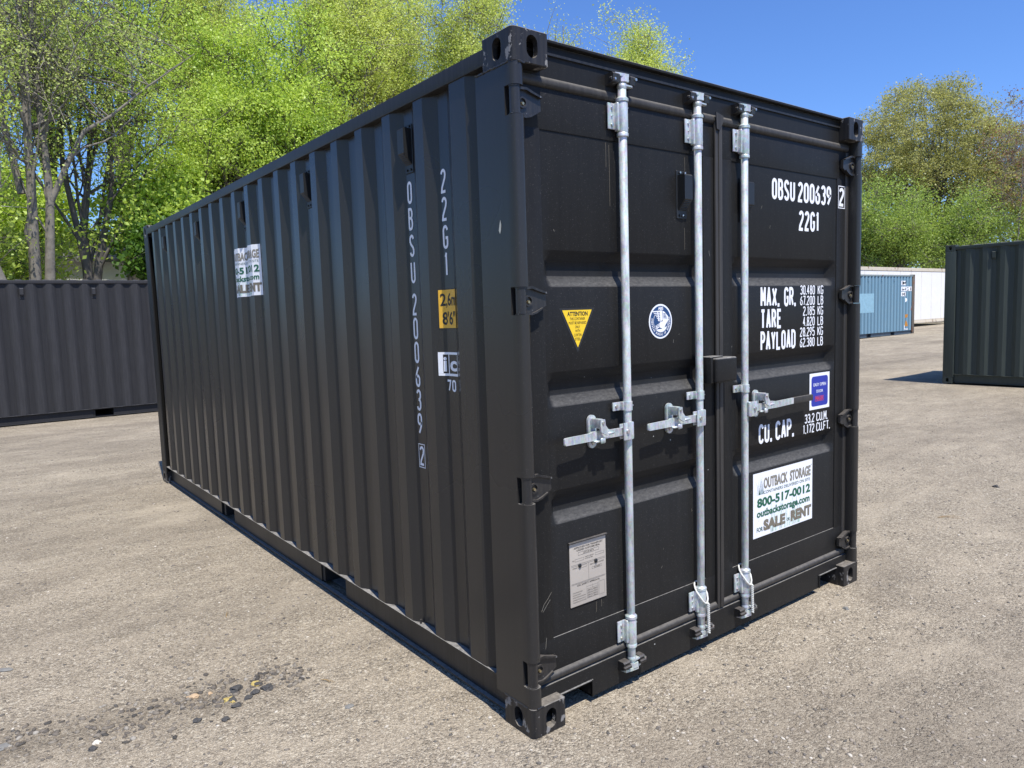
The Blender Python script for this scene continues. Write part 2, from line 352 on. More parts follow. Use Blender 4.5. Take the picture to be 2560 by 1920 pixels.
def pieces(mb, name, mat, parent=None, smooth=False):
    """one object per connected piece"""
    par = list(range(len(mb.v)))
    def find(i):
        while par[i] != i: par[i] = par[par[i]]; i = par[i]
        return i
    for f in mb.f:
        a = find(f[0])
        for i in f[1:]: par[find(i)] = a
    gr = {}
    for f in mb.f: gr.setdefault(find(f[0]), []).append(f)
    out = []
    for fs in gr.values():
        ids = sorted({i for f in fs for i in f}); mp = {i: k for k, i in enumerate(ids)}; m2 = MB()
        m2.add([mb.v[i] for i in ids], [tuple(mp[i] for i in f) for f in fs]); out.append(m2.build(name, mat, parent, smooth))
    return out
def tag(o, label=None, cat=None, group=None, kind=None):
    for k, v in (('label', label), ('category', cat), ('group', group), ('kind', kind)):
        if v: o[k] = v
    return o
def empty(name, loc, rz=0.0):
    o = bpy.data.objects.new(name, None); COL.objects.link(o); o.location = loc; o.rotation_euler = (0, 0, rz); o.empty_display_size = 0.2; return o
def share(name, me, parent, loc=(0, 0, 0), rz=0, sc=(1, 1, 1)):
    o = bpy.data.objects.new(name, me); COL.objects.link(o); o.parent = parent; o.location = loc; o.rotation_euler = (0, 0, rz); o.scale = sc; return o

# ------------------------------------------------------------------ lettering
def arc(cx, cy, rx, ry, a0, a1, n=7):
    return [(cx + rx * math.cos(R(a0 + (a1 - a0) * i / n)), cy + ry * math.sin(R(a0 + (a1 - a0) * i / n))) for i in range(n + 1)]
K = 0.20   # corner height of the narrow stencil alphabet (centre lines in a unit box)
GLY = {
 '0': [arc(.5, 1 - K, .5, K, 180, 0) + arc(.5, K, .5, K, 0, -180) + [(0, 1 - K)]],
 '1': [[(.18, .86), (.55, 1), (.55, 0)]],
 '2': [arc(.5, 1 - K, .5, K, 170, -10) + [(.88, .62), (.12, .2), (0, 0), (1, 0)]],
 '3': [arc(.5, 1 - K, .5, K, 165, 0) + [(1, .68), (.78, .55), (.42, .53)], [(.42, .53), (.8, .5), (1, .38), (1, K)] + arc(.5, K, .5, K, 0, -165)],
 '4': [[(.62, 0), (.62, 1), (0, .3), (1, .3)]],
 '5': [[(.95, 1), (.08, 1), (.02, .56)] + arc(.5, .44, .5, .16, 130, 0) + arc(.5, K, .5, K, 0, -165)],
 '6': [[(.80, 1), (.42, .80), (.10, .60), (0, .44), (0, K)] + arc(.5, K, .5, K, 180, 360) + [(1, .36)] + arc(.5, .37, .5, .16, 0, 170)],
 '7': [[(0, 1), (1, 1), (.38, 0)]],
 '8': [arc(.5, .77, .44, .23, -90, 270, 16), arc(.5, .27, .5, .27, 90, 450, 16)],
 '9': [[(.20, 0), (.58, .20), (.90, .40), (1, .56), (1, 1 - K)] + arc(.5, 1 - K, .5, K, 0, 180) + [(0, .64)] + arc(.5, .63, .5, .16, 180, 350)],
 'A': [[(0, 0), (.5, 1), (1, 0)], [(.17, .3), (.83, .3)]],
 'B': [[(0, 0), (0, 1), (.55, 1)] + arc(.55, .77, .4, .23, 90, -90, 6) + [(0, .54)], [(.55, .54)] + arc(.55, .27, .45, .27, 90, -90, 6) + [(0, 0)]],
 'C': [arc(.5, 1 - K, .5, K, 5, 180) + arc(.5, K, .5, K, 180, 355)],
 'D': [[(0, 0), (0, 1), (.4, 1)] + arc(.4, 1 - K, .6, K, 90, 0) + arc(.4, K, .6, K, 0, -90) + [(0, 0)]],
 'E': [[(1, 1), (0, 1), (0, 0), (1, 0)], [(0, .52), (.8, .52)]],
 'F': [[(1, 1), (0, 1), (0, 0)], [(0, .52), (.8, .52)]],
 'G': [arc(.5, 1 - K, .5, K, 5, 180) + arc(.5, K, .5, K, 180, 360) + [(1, .46), (.55, .46)]],
 'K': [[(0, 0), (0, 1)], [(1, 1), (.04, .42)], [(.34, .6), (1, 0)]],
 'L': [[(0, 1), (0, 0), (1, 0)]],
 'M': [[(0, 0), (0, 1), (.5, .35), (1, 1), (1, 0)]],
 'O': None, 'P': [[(0, 0), (0, 1), (.5, 1)] + arc(.5, .74, .5, .26, 90, -90, 8) + [(0, .48)]],
 'R': [[(0, 0), (0, 1), (.5, 1)] + arc(.5, .75, .46, .25, 90, -90, 8) + [(0, .5)], [(.5, .5), (1, 0)]],
 'S': [arc(.5, 1 - K, .5, K, 10, 180) + [(0, .72), (.22, .58), (.78, .42), (1, .28), (1, K)] + arc(.5, K, .5, K, 0, -170)],
 'T': [[(0, 1), (1, 1)], [(.5, 1), (.5, 0)]],
 'U': [[(0, 1), (0, K)] + arc(.5, K, .5, K, 180, 360) + [(1, 1)]],
 'X': [[(0, 0), (1, 1)], [(0, 1), (1, 0)]],
 'Y': [[(0, 1), (.5, .45), (1, 1)], [(.5, .45), (.5, 0)]],
}
GLY['O'] = GLY['0']
def ribbon(pts, t):
    """constant-width ribbon with mitred joints"""
    pts = [Vector(p) for p in pts]; q = [pts[0]]
    for p in pts[1:]:
        if (p - q[-1]).length > 1e-4: q.append(p)
    pts = q; n = len(pts); closed = (pts[0] - pts[-1]).length < 1e-3 and n > 3
    if closed: pts = pts[:-1]; n -= 1
    L_, R_ = [], []
    for i in range(n):
        a = pts[i - 1] if (i > 0 or closed) else None
        b = pts[(i + 1) % n] if (i < n - 1 or closed) else None
        d0 = (pts[i] - a).normalized() if a is not None else None
        d1 = (b - pts[i]).normalized() if b is not None else None
        d0 = d0 or d1; d1 = d1 or d0
        n0 = Vector((-d0.y, d0.x)); n1 = Vector((-d1.y, d1.x)); mm = (n0 + n1)
        if mm.length < 1e-4: mm = n0
        mm.normalize(); k = t / 2 / max(0.45, mm.dot(n0))
        L_.append(pts[i] + mm * k); R_.append(pts[i] - mm * k)
    vs = [(p.x, p.y) for p in L_] + [(p.x, p.y) for p in R_]
    fs = [(i, n + i, n + (i + 1) % n, (i + 1) % n) for i in range(n if closed else n - 1)]
    return vs, fs
def stencil(text, h, w, t, gap, narrow={'1': .75, '.': .32, ',': .3, ' ': .55, "'": .3}):
    """list of (verts2d, faces, layer) for a line of narrow container lettering, origin lower left"""
    out = []; x = 0.0
    for ch in text:
        cw = w * narrow.get(ch, 1.0)
        if ch == '.': out.append(([(x, 0), (x + t * 1.1, 0), (x + t * 1.1, t * 1.15), (x, t * 1.15)], [(0, 1, 2, 3)], 0)); cw = t * 1.1
        elif ch == ',': out.append(([(x, t), (x + t * .2, -t * .9), (x + t, 0), (x + t, t * 1.1), (x, t * 1.1)], [(0, 1, 2, 3, 4)], 0)); cw = t * 1.1
        elif ch == ' ': pass
        else:
            k = 0
            for st in GLY[ch]:
                pts = [Vector((x + t / 2 + px * (cw - t), t / 2 + py * (h - t))) for px, py in st]
                runs = [[pts[0]]]
                for i in range(1, len(pts)):          # break at sharp corners so that mitres stay clean
                    if (pts[i] - pts[i - 1]).length < 1e-6: continue
                    runs[-1].append(pts[i])
                    if i < len(pts) - 1 and (pts[i + 1] - pts[i]).length > 1e-6 and (pts[i] - pts[i - 1]).angle(pts[i + 1] - pts[i]) > R(62): runs.append([pts[i]])
                nr = len(runs)
                for j, rn in enumerate(runs):
                    if nr > 1:
                        rn = [p.copy() for p in rn]
                        if j > 0: rn[0] = rn[0] - (rn[1] - rn[0]).normalized() * t * 0.42
                        if j < nr - 1: rn[-1] = rn[-1] + (rn[-1] - rn[-2]).normalized() * t * 0.42
                    v, f = ribbon([tuple(p) for p in rn], t); out.append((v, f, k)); k += 1
        x += cw + gap
    return out, x - gap
def tri_area_fix(vs, fs):
    r = []
    for f in fs:
        a = sum(vs[f[i]][0] * vs[f[(i + 1) % len(f)]][1] - vs[f[(i + 1) % len(f)]][0] * vs[f[i]][1] for i in range(len(f)))
        r.append(f if a > 0 else f[::-1])
    return r
_tc = {}
def font_mesh(text, bold=0.0, spacing=1.0, shear=0.0):
    key = (text, bold, spacing, shear)
    if key in _tc: return _tc[key]
    cu = bpy.data.curves.new('t', 'FONT'); cu.body = text; cu.size = 1.0; cu.offset = bold; cu.space_character = spacing; cu.shear = shear
    cu.resolution_u = 3; cu.fill_mode = 'FRONT'
    o = bpy.data.objects.new('t', cu); COL.objects.link(o)
    bpy.context.view_layer.update()
    dg = bpy.context.evaluated_depsgraph_get()
    me = bpy.data.meshes.new_from_object(o.evaluated_get(dg))
    vs = [(v.co.x, v.co.y) for v in me.vertices]; fs = [tuple(p.vertices) for p in me.polygons]
    bpy.data.objects.remove(o); bpy.data.curves.remove(cu); bpy.data.meshes.remove(me)
    xs = [v[0] for v in vs]; ys = [v[1] for v in vs]
    x0, x1, y0, y1 = min(xs), max(xs), min(ys), max(ys)
    vs = [((v[0] - x0) / (x1 - x0), (v[1] - y0) / (y1 - y0)) for v in vs]
    _tc[key] = (vs, fs); return _tc[key]
def fit(text, x0, x1, z0, z1, bold=0.0, spacing=1.0, shear=0.0):
    vs, fs = font_mesh(text, bold, spacing, shear)
    return [(x0 + v[0] * (x1 - x0), z0 + v[1] * (z1 - z0)) for v in vs], fs
class Flat:
    """flat print: 2D layers on a plane. mapping(u,v,off)->xyz"""
    def __init__(s, mapping, cuts=()): s.mp = mapping; s.cuts = cuts; s.parts = {}
    def put(s, key, vs, fs, layer):
        mb = s.parts.setdefault(key, MB())
        fs = tri_area_fix(vs, fs)
        if s.cuts:
            bm = bmesh.new(); bv = [bm.verts.new((v[0], v[1], 0)) for v in vs]
            for f in fs:
                try: bm.faces.new([bv[i] for i in f])
                except ValueError: pass
            for c in s.cuts:
                bmesh.ops.bisect_plane(bm, geom=list(bm.verts) + list(bm.edges) + list(bm.faces), plane_co=(c, 0, 0), plane_no=(1, 0, 0))
            bm.verts.index_update()
            vs = [(v.co.x, v.co.y) for v in bm.verts]; fs = [[l.vert.index for l in f.loops] for f in bm.faces]; bm.free()
        mb.add([s.mp(v[0], v[1], layer) for v in vs], fs)
    def rect(s, key, x0, x1, z0, z1, layer): s.put(key, [(x0, z0), (x1, z0), (x1, z1), (x0, z1)], [(0, 1, 2, 3)], layer)
    def frame(s, key, x0, x1, z0, z1, t, layer):
        s.rect(key, x0, x1, z0, z0 + t, layer); s.rect(key, x0, x1, z1 - t, z1, layer)
        s.rect(key, x0, x0 + t, z0 + t, z1 - t, layer); s.rect(key, x1 - t, x1, z0 + t, z1 - t, layer)
    def poly(s, key, pts, layer): s.put(key, pts, [tuple(range(len(pts)))], layer)
    def text(s, key, t, x0, x1, z0, z1, layer, **k): v, f = fit(t, x0, x1, z0, z1, **k); s.put(key, v, f, layer)
    def line(s, key, pts, t, layer): v, f = ribbon(pts, t); s.put(key, v, f, layer)
    def sten(s, key, text, x0, z0, h, w, t, gap, layer, x1=None, **k):
        out, tw = stencil(text, h, w, t, gap, **k)
        sc = 1.0 if x1 is None else (x1 - x0) / tw
        for v, f, ly in out: s.put(key, [(x0 + a * sc, z0 + b) for a, b in v], f, layer + ly * 0.35)

# ------------------------------------------------------------------ container geometry (local frame: door end y=0, near side wall x=0, length along +Y)
W, H, LEN = 2.438, 2.591, 6.058
PITCH, Y0, NC = 0.2785, 0.481, 19        # corrugation pitch, first recessed flat, count
XO, XI = 0.006, 0.040                    # outer and inner corrugation planes
def side_profile():
    p = [(0.205, XI), (0.243, XI), (0.305, XO), (0.413, XO)]
    for k in range(NC):
        y = Y0 + PITCH * k
        p += [(y, XI), (y + 0.070, XI), (y + 0.138, XO), (y + 0.2105, XO)]
    p += [(5.80, XI), (5.87, XI)]
    return p
PROF = side_profile()
def surf(y):
    for (a, xa), (b, xb) in zip(PROF, PROF[1:]):
        if a <= y <= b: return xa + (xb - xa) * (y - a) / (b - a)
    return XI
def casting_mesh(mat, simple=False):
    # corner casting for corner (x=0,y=0,bottom); 0.162 wide (x) 0.178 long (y) 0.118 high
    w, l, h = 0.162, 0.178, 0.118
    bm = bmesh.new(); bmesh.ops.create_cube(bm, size=1.0)
    for v in bm.verts: v.co = Vector((w / 2 + v.co.x * w, l / 2 + v.co.y * l, h / 2 + v.co.z * h))
    ed = [e for e in bm.edges if all(v.co.x < 1e-5 and v.co.y < 1e-5 for v in e.verts)]
    bmesh.ops.bevel(bm, geom=ed, offset=0.018, segments=4, affect='EDGES', profile=0.5)
    bmesh.ops.bevel(bm, geom=[e for e in bm.edges if e.calc_length() > 0.004 and len(e.link_faces) == 2 and e.calc_face_angle(0) > 0.6], offset=0.003, segments=1, affect='EDGES')
    me = bpy.data.meshes.new('corner_casting'); bm.to_mesh(me); bm.free(); me.materials.append(mat)
    o = bpy.data.objects.new('tmp', me); COL.objects.link(o)
    def stad(cx, cz, hw, hh, n=8):
        if hh >= hw: return [(cx + hw * math.cos(R(a)), cz + (hh - hw) + hw * math.sin(R(a))) for a in np.linspace(0, 180, n)] + [(cx + hw * math.cos(R(a)), cz - (hh - hw) + hw * math.sin(R(a))) for a in np.linspace(180, 360, n)]
        return [(cx + (hw - hh) + hh * math.cos(R(a)), cz + hh * math.sin(R(a))) for a in np.linspace(-90, 90, n)] + [(cx - (hw - hh) + hh * math.cos(R(a)), cz + hh * math.sin(R(a))) for a in np.linspace(90, 270, n)]
    cut = [MB().box(0.024, w - 0.018, 0.024, l - 0.020, 0.022, h - 0.016),
           MB().prism(stad(0.089, 0.058, 0.0255, 0.0395), 'y', -0.05, 0.05),
           MB().prism(stad(0.090, 0.058, 0.026, 0.0395), 'x', -0.05, 0.05),
           MB().prism(stad(0.085, 0.092, 0.030, 0.045), 'z', -0.05, 0.05)]
    tmp = []
    for c in cut:
        t = c.build('tmpc', mat); t.hide_render = True; tmp.append(t)
        md = o.modifiers.new('b', 'BOOLEAN'); md.operation = 'DIFFERENCE'; md.solver = 'EXACT'; md.object = t
    bpy.context.view_layer.update(); dg = bpy.context.evaluated_depsgraph_get()
    res = bpy.data.meshes.new_from_object(o.evaluated_get(dg)); res.name = 'corner_casting'
    for t in tmp: bpy.data.objects.remove(t)
    bpy.data.objects.remove(o)
    return res
def mirror_mesh(me, sx, sy, sz):
    m2 = me.copy(); m2.transform(Matrix.Diagonal((sx, sy, sz, 1)))
    if sx * sy * sz < 0: m2.flip_normals()
    return m2
def add_castings(parent, mat, L=LEN, h=H, w=W):
    base = casting_mesh(mat)
    for sx in (1, -1):
        for sy in (1, -1):
            for sz in (1, -1):
                mm = mirror_mesh(base, sx, sy, sz)
                share('corner_casting', mm, parent, (0 if sx > 0 else w, 0 if sy > 0 else L, 0 if sz > 0 else h))
def wall_mesh(prof, x_sign, x_off, z0, z1, fine=True):
    mb = MB(); n = len(prof)
    zs = [z0, z1]
    vs = [(x_off + x_sign * x, y, z) for z in zs for (y, x) in prof]
    fs = [(i, i + 1, n + i + 1, n + i) for i in range(n - 1)]
    if x_sign > 0: fs = [f[::-1] for f in fs]
    mb.add(vs, fs)
    # inner skin 2 mm behind so the sheet has thickness
    vs2 = [(x_off + x_sign * (x + 0.002), y, z) for z in zs for (y, x) in prof]
    mb.add(vs2, [f[::-1] for f in fs])
    return mb
VENTK = (1, 5, 9, 13, 17)
def vent_mesh():
    mb = MB()   # local: back plate plane x=0 (outward -x), centred y, z from 0
    mb.rbox(-0.004, 0.0, -0.034, 0.034, 0.0, 0.205, 0.002, 1)
    # hood: deep at top, sloping louvre at the bottom
    mb.prism([(-0.004, 0.035), (-0.042, 0.080), (-0.042, 0.180), (-0.036, 0.186), (-0.004, 0.186)], 'y', -0.026, 0.026)
    for k in range(6):
        z = 0.040 + k * 0.0065; x = -0.008 - k * 0.0055
        mb.box(x - 0.003, x, -0.022, 0.022, z - 0.0012, z + 0.0012)
    for yy in (-0.016, 0.016):
        mb.cyl((-0.004, yy, 0.196), (-0.009, yy, 0.196), 0.005, n=8); mb.cyl((-0.004, yy, 0.014), (-0.009, yy, 0.014), 0.005, n=8)
    return mb
_vent_me = {}
def container_shell(root, mw, mr, mc, mp, vents=True, both=True, pockets=True, L=LEN):
    """parts shared by every corrugated container"""
    # walls
    wall_mesh(PROF, 1, 0, 0.170, 2.515).build('side_wall', mw, root)
    wall_mesh(PROF, -1, W, 0.170, 2.515).build('side_wall', mw, root)
    # top and bottom rails
    for s, ox in ((1, 0), (-1, W)):
        x0, x1 = sorted((ox, ox + s * 0.060))
        MB().rbox(x0, x1, 0.176, 5.882, 2.500, 2.560, 0.006, 2).build('top_rail', mr, root, 30)
        b = MB()
        f0, f1 = sorted((ox + s * 0.003, ox + s * 0.056)); w0, w1 = sorted((ox + s * 0.050, ox + s * 0.056)); g0, g1 = sorted((ox + s * 0.030, ox + s * 0.056))
        b.box(f0, f1, 0.176, 5.882, 0.170, 0.1755)
        segs = [(0.176, 1.743), (2.089, 3.803), (4.149, 5.882)] if pockets else [(0.176, 5.882)]
        for a, c in segs: b.box(w0, w1, a, c, 0.022, 0.170)
        b.box(g0, g1, 0.176, 5.882, 0.016, 0.022)
        if pockets:
            for a in (1.743, 2.089, 3.803, 4.149):
                h0, h1 = sorted((ox + s * 0.056, ox + s * 0.9)); b.box(h0, h1, a - 0.003, a + 0.003, 0.022, 0.150)
            for a, c in ((1.743, 2.089), (3.803, 4.149)):
                h0, h1 = sorted((ox + s * 0.058, ox + s * 0.9)); b.box(h0, h1, a + .004, c - .004, 0.150, 0.155); b.box(h0 + .04, h1, a + .004, c - .004, 0.023, 0.027)
        b.build('bottom_rail', mr, root)
    # roof: transverse pressed corrugations between the rails
    mb = MB(); prof = []
    y = 0.26
    while y < 5.8:
        prof += [(y, 2.548), (y + 0.03, 2.573), (y + 0.115, 2.576), (y + 0.145, 2.548)]; y += 0.209
    xs = [0.055, 0.10, W - 0.10, W - 0.055]; n = len(prof)
    vs = [(x, py, pz if 0 < i < 3 else 2.548) for i, x in enumerate(xs) for (py, pz) in prof]
    vs = [(x, py, (pz if i in (1, 2) else 2.548)) for i, x in enumerate(xs) for (py, pz) in prof]
    fs = [(i * n + j, (i + 1) * n + j, (i + 1) * n + j + 1, i * n + j + 1) for i in range(3) for j in range(n - 1)]
    mb.add(vs, fs); mb.box(0.055, W - 0.055, 0.05, 0.262, 2.54, 2.549); mb.box(0.055, W - 0.055, 5.78, 6.0, 2.54, 2.549)
    mb.build('roof', mr, root)
    # floor and blind end
    mb = MB(); mb.box(0.058, W - 0.058, 0.12, 5.95, 0.157, 0.168)
    for k in range(14): yy = 0.45 + k * 0.40; mb.box(0.057, W - 0.057, yy, yy + 0.045, 0.03, 0.156)
    mb.build('floor', M['void'], root)
    mb = MB(); pr = [(0.05 + k * 0.0, 0) for k in range(0)]
    xk = 0.09; pts = []
    while xk < W - 0.20:
        pts += [(xk, 6.02), (xk + 0.05, 6.02), (xk + 0.09, 5.975), (xk + 0.16, 5.975), (xk + 0.20, 6.02)]; xk += 0.2516
    pts.append((W - 0.09, 6.02)); n = len(pts)
    mb.add([(x, yy, z) for z in (0.15, 2.50) for (x, yy) in pts], [(i + 1, i, n + i, n + i + 1) for i in range(n - 1)])
    mb.add([(x, yy - .003, z) for z in (0.15, 2.50) for (x, yy) in pts], [(i, i + 1, n + i + 1, n + i) for i in range(n - 1)])
    mb.build('end_wall', mw, root)
    mb = MB(); mb.rbox(0.10, W - 0.10, 5.97, 6.04, 2.48, 2.575, 0.004, 1); mb.build('end_header', mr, root)
    mb = MB(); mb.rbox(0.10, W - 0.10, 5.97, 6.04, 0.03, 0.16, 0.004, 1); mb.build('end_sill', mr, root)
    for ox, s in ((0, 1), (W, -1)):   # blind end posts: open angle whose inner flank shows beside the first corrugation
        mb = MB(); pl = [(ox, 5.872), (ox + s * 0.008, 5.866), (ox + s * 0.10, 5.95), (ox + s * 0.10, 6.058), (ox + s * 0.018, 6.058), (ox, 6.04)]
        mb.prism(pl, 'z', 0.118, H - 0.118); mb.build('corner_post', mp, root)
    add_castings(root, mc)
    if vents:
        if 'v' not in _vent_me:
            o = vent_mesh().build('ventilator', M['plastic'], None); _vent_me['v'] = o.data; bpy.data.objects.remove(o)
        vm = _vent_me['v']
        if mw is not M['black_side']:
            vm = vm.copy(); vm.materials.clear(); vm.materials.append(mw)
        for k in VENTK: share('ventilator', vm, root, (XI - 0.001, Y0 + PITCH * k + 0.035, 2.228))

# ------------------------------------------------------------------ main container
main = empty('shipping_container', (0, 0, 0))
tag(main, 'black twenty foot storage container with galvanised lock rods, large in the foreground', 'container')
container_shell(main, M['black_side'], M['black_rail'], M['casting'], M['black'])
HZ = (2.347, 1.648, 0.953, 0.246)        # hinge heights
# door end posts, notched where the hinge barrels sit
def post(ox, s, name='corner_post'):
    mb = MB()
    def P(pts): return [(ox + s * x, y) for x, y in pts]
    full = P([(0.0, 0.052), (0.0, 0.024), (0.003, 0.013), (0.009, 0.005), (0.020, 0.000), (0.034, 0.000), (0.046, 0.004), (0.050, 0.012), (0.050, 0.052)])
    back = P([(0.0, 0.052), (0.050, 0.052), (0.050, 0.062), (0.058, 0.070), (0.058, 0.110), (0.046, 0.118), (0.046, 0.200), (0.030, 0.226), (0.0, 0.226)])
    mb.prism(back, 'z', 0.116, H - 0.116); zz = 0.116
    for hz in sorted(HZ):
        mb.prism(full, 'z', zz, hz - 0.050); zz = hz + 0.050
    mb.prism(full, 'z', zz, H - 0.116)
    return mb.build(name, M['black_side'], main, 50)
post(0, 1); post(W, -1)
# weld beads along the castings
def weld(p0, p1, r, seed, parent=main, mat='weld'):
    rr = random.Random(seed); p0, p1 = Vector(p0), Vector(p1); n = max(3, int((p1 - p0).length / 0.008))
    pts = [p0.lerp(p1, i / n) + Vector((rr.uniform(-1, 1), rr.uniform(-1, 1), rr.uniform(-1, 1))) * r * 0.35 for i in range(n + 1)]
    MB().tube(pts, [r * rr.uniform(0.75, 1.25) for _ in pts], 6).build('weld_bead', M[mat], parent, 60)
weld((-0.0005, 0.026, H - 0.117), (-0.0005, 0.222, H - 0.117), 0.0035, 1)
weld((0.022, 0.0, H - 0.118), (0.055, 0.002, H - 0.118), 0.0045, 2)
weld((-0.0005, 0.03, 0.117), (-0.0005, 0.176, 0.117), 0.003, 3)
weld((0.022, 0.0, 0.117), (0.055, 0.001, 0.117), 0.003, 4)
weld((0.000, 0.2275, 0.175), (0.030, 0.228, 0.177), 0.003, 5)
weld((0.004, 0.232, 0.177), (XI, 0.243, 0.1775), 0.003, 6)
# header with shading lip, sill with fork notches
mb = MB(); mb.rbox(0.060, W - 0.060, 0.058, 0.150, 2.452, 2.578, 0.003, 1); mb.build('header', M['black'], main)
mb = MB(); mb.rbox(0.163, W - 0.163, 0.036, 0.150, 2.5785, 2.590, 0.002, 1); mb.build('header_lip', M['black'], main)
mb = MB(); sy0, sy1 = 0.0475, 0.0535
mb.box(0.348, 2.095, sy0, sy1, 0.030, 0.0955); mb.box(0.058, W - 0.058, sy0, sy1, 0.0955, 0.158); mb.box(0.058, W - 0.058, sy1, 0.14, 0.152, 0.158)
mb.box(0.348, 2.095, sy1, 0.14, 0.030, 0.036)
for a, b in ((0.160, 0.348), (2.095, 2.278)):
    mb.rbox(a, b, sy0 - 0.006, 0.09, 0.096, 0.1035, 0.002, 1); e0 = b if a < 1 else a - 0.006; mb.box(e0, e0 + 0.006, sy0 - 0.006, 0.30, 0.030, 0.1035)
    mb.box(a, b, 0.28, 0.29, 0.02, 0.10)
mb.box(0.058, 0.160, sy0, 0.14, 0.05, 0.0955); mb.box(2.278, W - 0.058, sy0, 0.14, 0.05, 0.0955)
mb.build('sill', M['black'], main)

# doors
YD = 0.060
GRO = ((1.700, 1.836), (1.240, 1.374), (0.780, 0.913))
def door_sheet(x0, x1):
    zs = [(0.333, 0)]
    for a, b in GRO[::-1]: zs += [(a - .004, 0), (a, .002), (a + 0.006, .006), (a + 0.040, 0.033), (a + 0.047, .036), (b - 0.043, .036), (b - 0.036, 0.033), (b - 0.006, .006), (b, .002), (b + .004, 0)]
    zs += [(2.274, 0)]
    xs = [(x0, 0), (x0 + 0.012, 0), (x0 + 0.052, 1), (x1 - 0.058, 1), (x1 - 0.012, 0), (x1, 0)]
    mb = MB(); nx = len(xs)
    vs = [(x, YD + 0.004 + d * e, z) for z, d in zs for x, e in xs]
    fs = [(j * nx + i, j * nx + i + 1, (j + 1) * nx + i + 1, (j + 1) * nx + i) for j in range(len(zs) - 1) for i in range(nx - 1)]
    mb.add(vs, fs); return mb
doors = []
for side, (a, p0, p1, b) in enumerate(((0.086, 0.163, 1.112, 1.206), (1.224, 1.322, 2.268, 2.352))):
    d = door_sheet(p0 - 0.004, p1 + 0.004).build('door', M['black'], main, 35); doors.append(d)
    if side == 0: d['label'] = 'left door leaf carrying two lock rods'
    else: d['label'] = 'right door leaf with the white lettering'
    fr = MB()
    fr.rbox(a, b, YD, YD + 0.045, 2.274, 2.425, 0.003, 2); fr.rbox(a, b, YD, YD + 0.045, 0.198, 0.333, 0.003, 2)
    fr.rbox(a, p0, YD - 0.0005, YD + 0.045, 0.330, 2.277, 0.003, 2); fr.rbox(p1, b, YD - 0.0005, YD + 0.045, 0.330, 2.277, 0.003, 2)
    fr.box(a + .01, b - .01, YD + 0.046, YD + 0.052, 0.2, 2.42)
    fr.build('door_frame', M['black'], d, 35)
    g0, g1 = a - 0.026, b + 0.012
    g = MB()
    topp = [(YD + 0.02, 2.424), (YD - 0.002, 2.424), (YD - 0.010, 2.429), (YD - 0.014, 2.440), (YD - 0.011, 2.452), (YD - 0.003, 2.462), (YD + 0.02, 2.464)]
    bot = [(YD + 0.02, 0.163), (YD - 0.002, 0.163), (YD - 0.010, 0.168), (YD - 0.014, 0.178), (YD - 0.011, 0.188), (YD - 0.003, 0.197), (YD + 0.02, 0.199)]
    g.prism(topp, 'x', g0, g1); g.prism(bot, 'x', g0, g1)
    pieces(g, 'gasket', M['rubber'], d, 50)
    # side gasket at the hinge edge
    g = MB(); hx = (a - 0.026, a - 0.001) if side == 0 else (b + 0.001, b + 0.030)
    g.rbox(hx[0], hx[1], YD - 0.006, YD + 0.02, 0.20, 2.423, 0.008, 3); g.build('gasket', M['rubber'], d, 60)
g = MB(); g.rbox(1.184, 1.206, YD - 0.014, YD - 0.002, 0.166, 2.45, 0.004, 2); g.rbox(1.2065, 1.232, YD - 0.017, YD - 0.002, 0.166, 2.46, 0.005, 2)
g.prism([(1.180, 2.472), (1.236, 2.460), (1.228, 2.425), (1.205, 2.395), (1.186, 2.40)], 'y', YD - 0.022, YD - 0.0175)
pieces(g, 'gasket', M['rubber'], doors[1], 50)
# hinges
def hinge_mesh():
    mb = MB()      # local frame: barrel axis at (0.023, 0.024), blade to +x
    mb.cyl((0.023, 0.024, -0.045), (0.023, 0.024, 0.045), 0.0195, n=20)
    mb.cyl((0.023, 0.024, -0.0485), (0.023, 0.024, -0.0455), 0.022, n=20); mb.cyl((0.023, 0.024, 0.0455), (0.023, 0.024, 0.0485), 0.022, n=20)
    pl = [(0.036, -0.047), (0.036, 0.047), (0.078, 0.050), (0.104, 0.040), (0.132, 0.031), (0.150, 0.027), (0.152, -0.018), (0.130, -0.030), (0.098, -0.044), (0.075, -0.050)]
    mb.prism(pl, 'y', 0.036, 0.052)
    # raised rim top and bottom, boss ring with rivet
    mb.prism([(0.040, 0.041), (0.040, 0.050), (0.080, 0.053), (0.108, 0.043), (0.150, 0.030), (0.150, 0.024), (0.106, 0.035), (0.078, 0.044)], 'y', 0.024, 0.0365)
    mb.prism([(0.040, -0.041), (0.078, -0.045), (0.100, -0.038), (0.130, -0.025), (0.130, -0.030), (0.100, -0.046), (0.078, -0.052), (0.040, -0.050)], 'y', 0.028, 0.0365)
    n = 20; vo = []
    for rr, yy in ((0.020, 0.036), (0.020, 0.029), (0.014, 0.029), (0.014, 0.036)):
        vo += [(0.064 + rr * math.cos(2 * math.pi * i / n), yy, rr * math.sin(2 * math.pi * i / n)) for i in range(n)]
    mb.add(vo, [(j * n + i, (j + 1) * n + i, (j + 1) * n + (i + 1) % n, j * n + (i + 1) % n) for j in range(3) for i in range(n)])
    return mb
hm = hinge_mesh().build('hinge', M['hinge'], None, 40); hme = hm.data; bpy.data.objects.remove(hm)
hme2 = mirror_mesh(hme, -1, 1, 1)
rv = MB().cyl((0.064, 0.036, 0.0), (0.064, 0.027, 0.0), 0.007, 0.005, n=12).build('rivet', M['brass'], None, 40); rme = rv.data; bpy.data.objects.remove(rv)
for d, (ox, me) in zip(doors, ((0, hme), (W, hme2))):
    for hz in HZ:
        share('hinge', me, d, (ox, 0, hz))
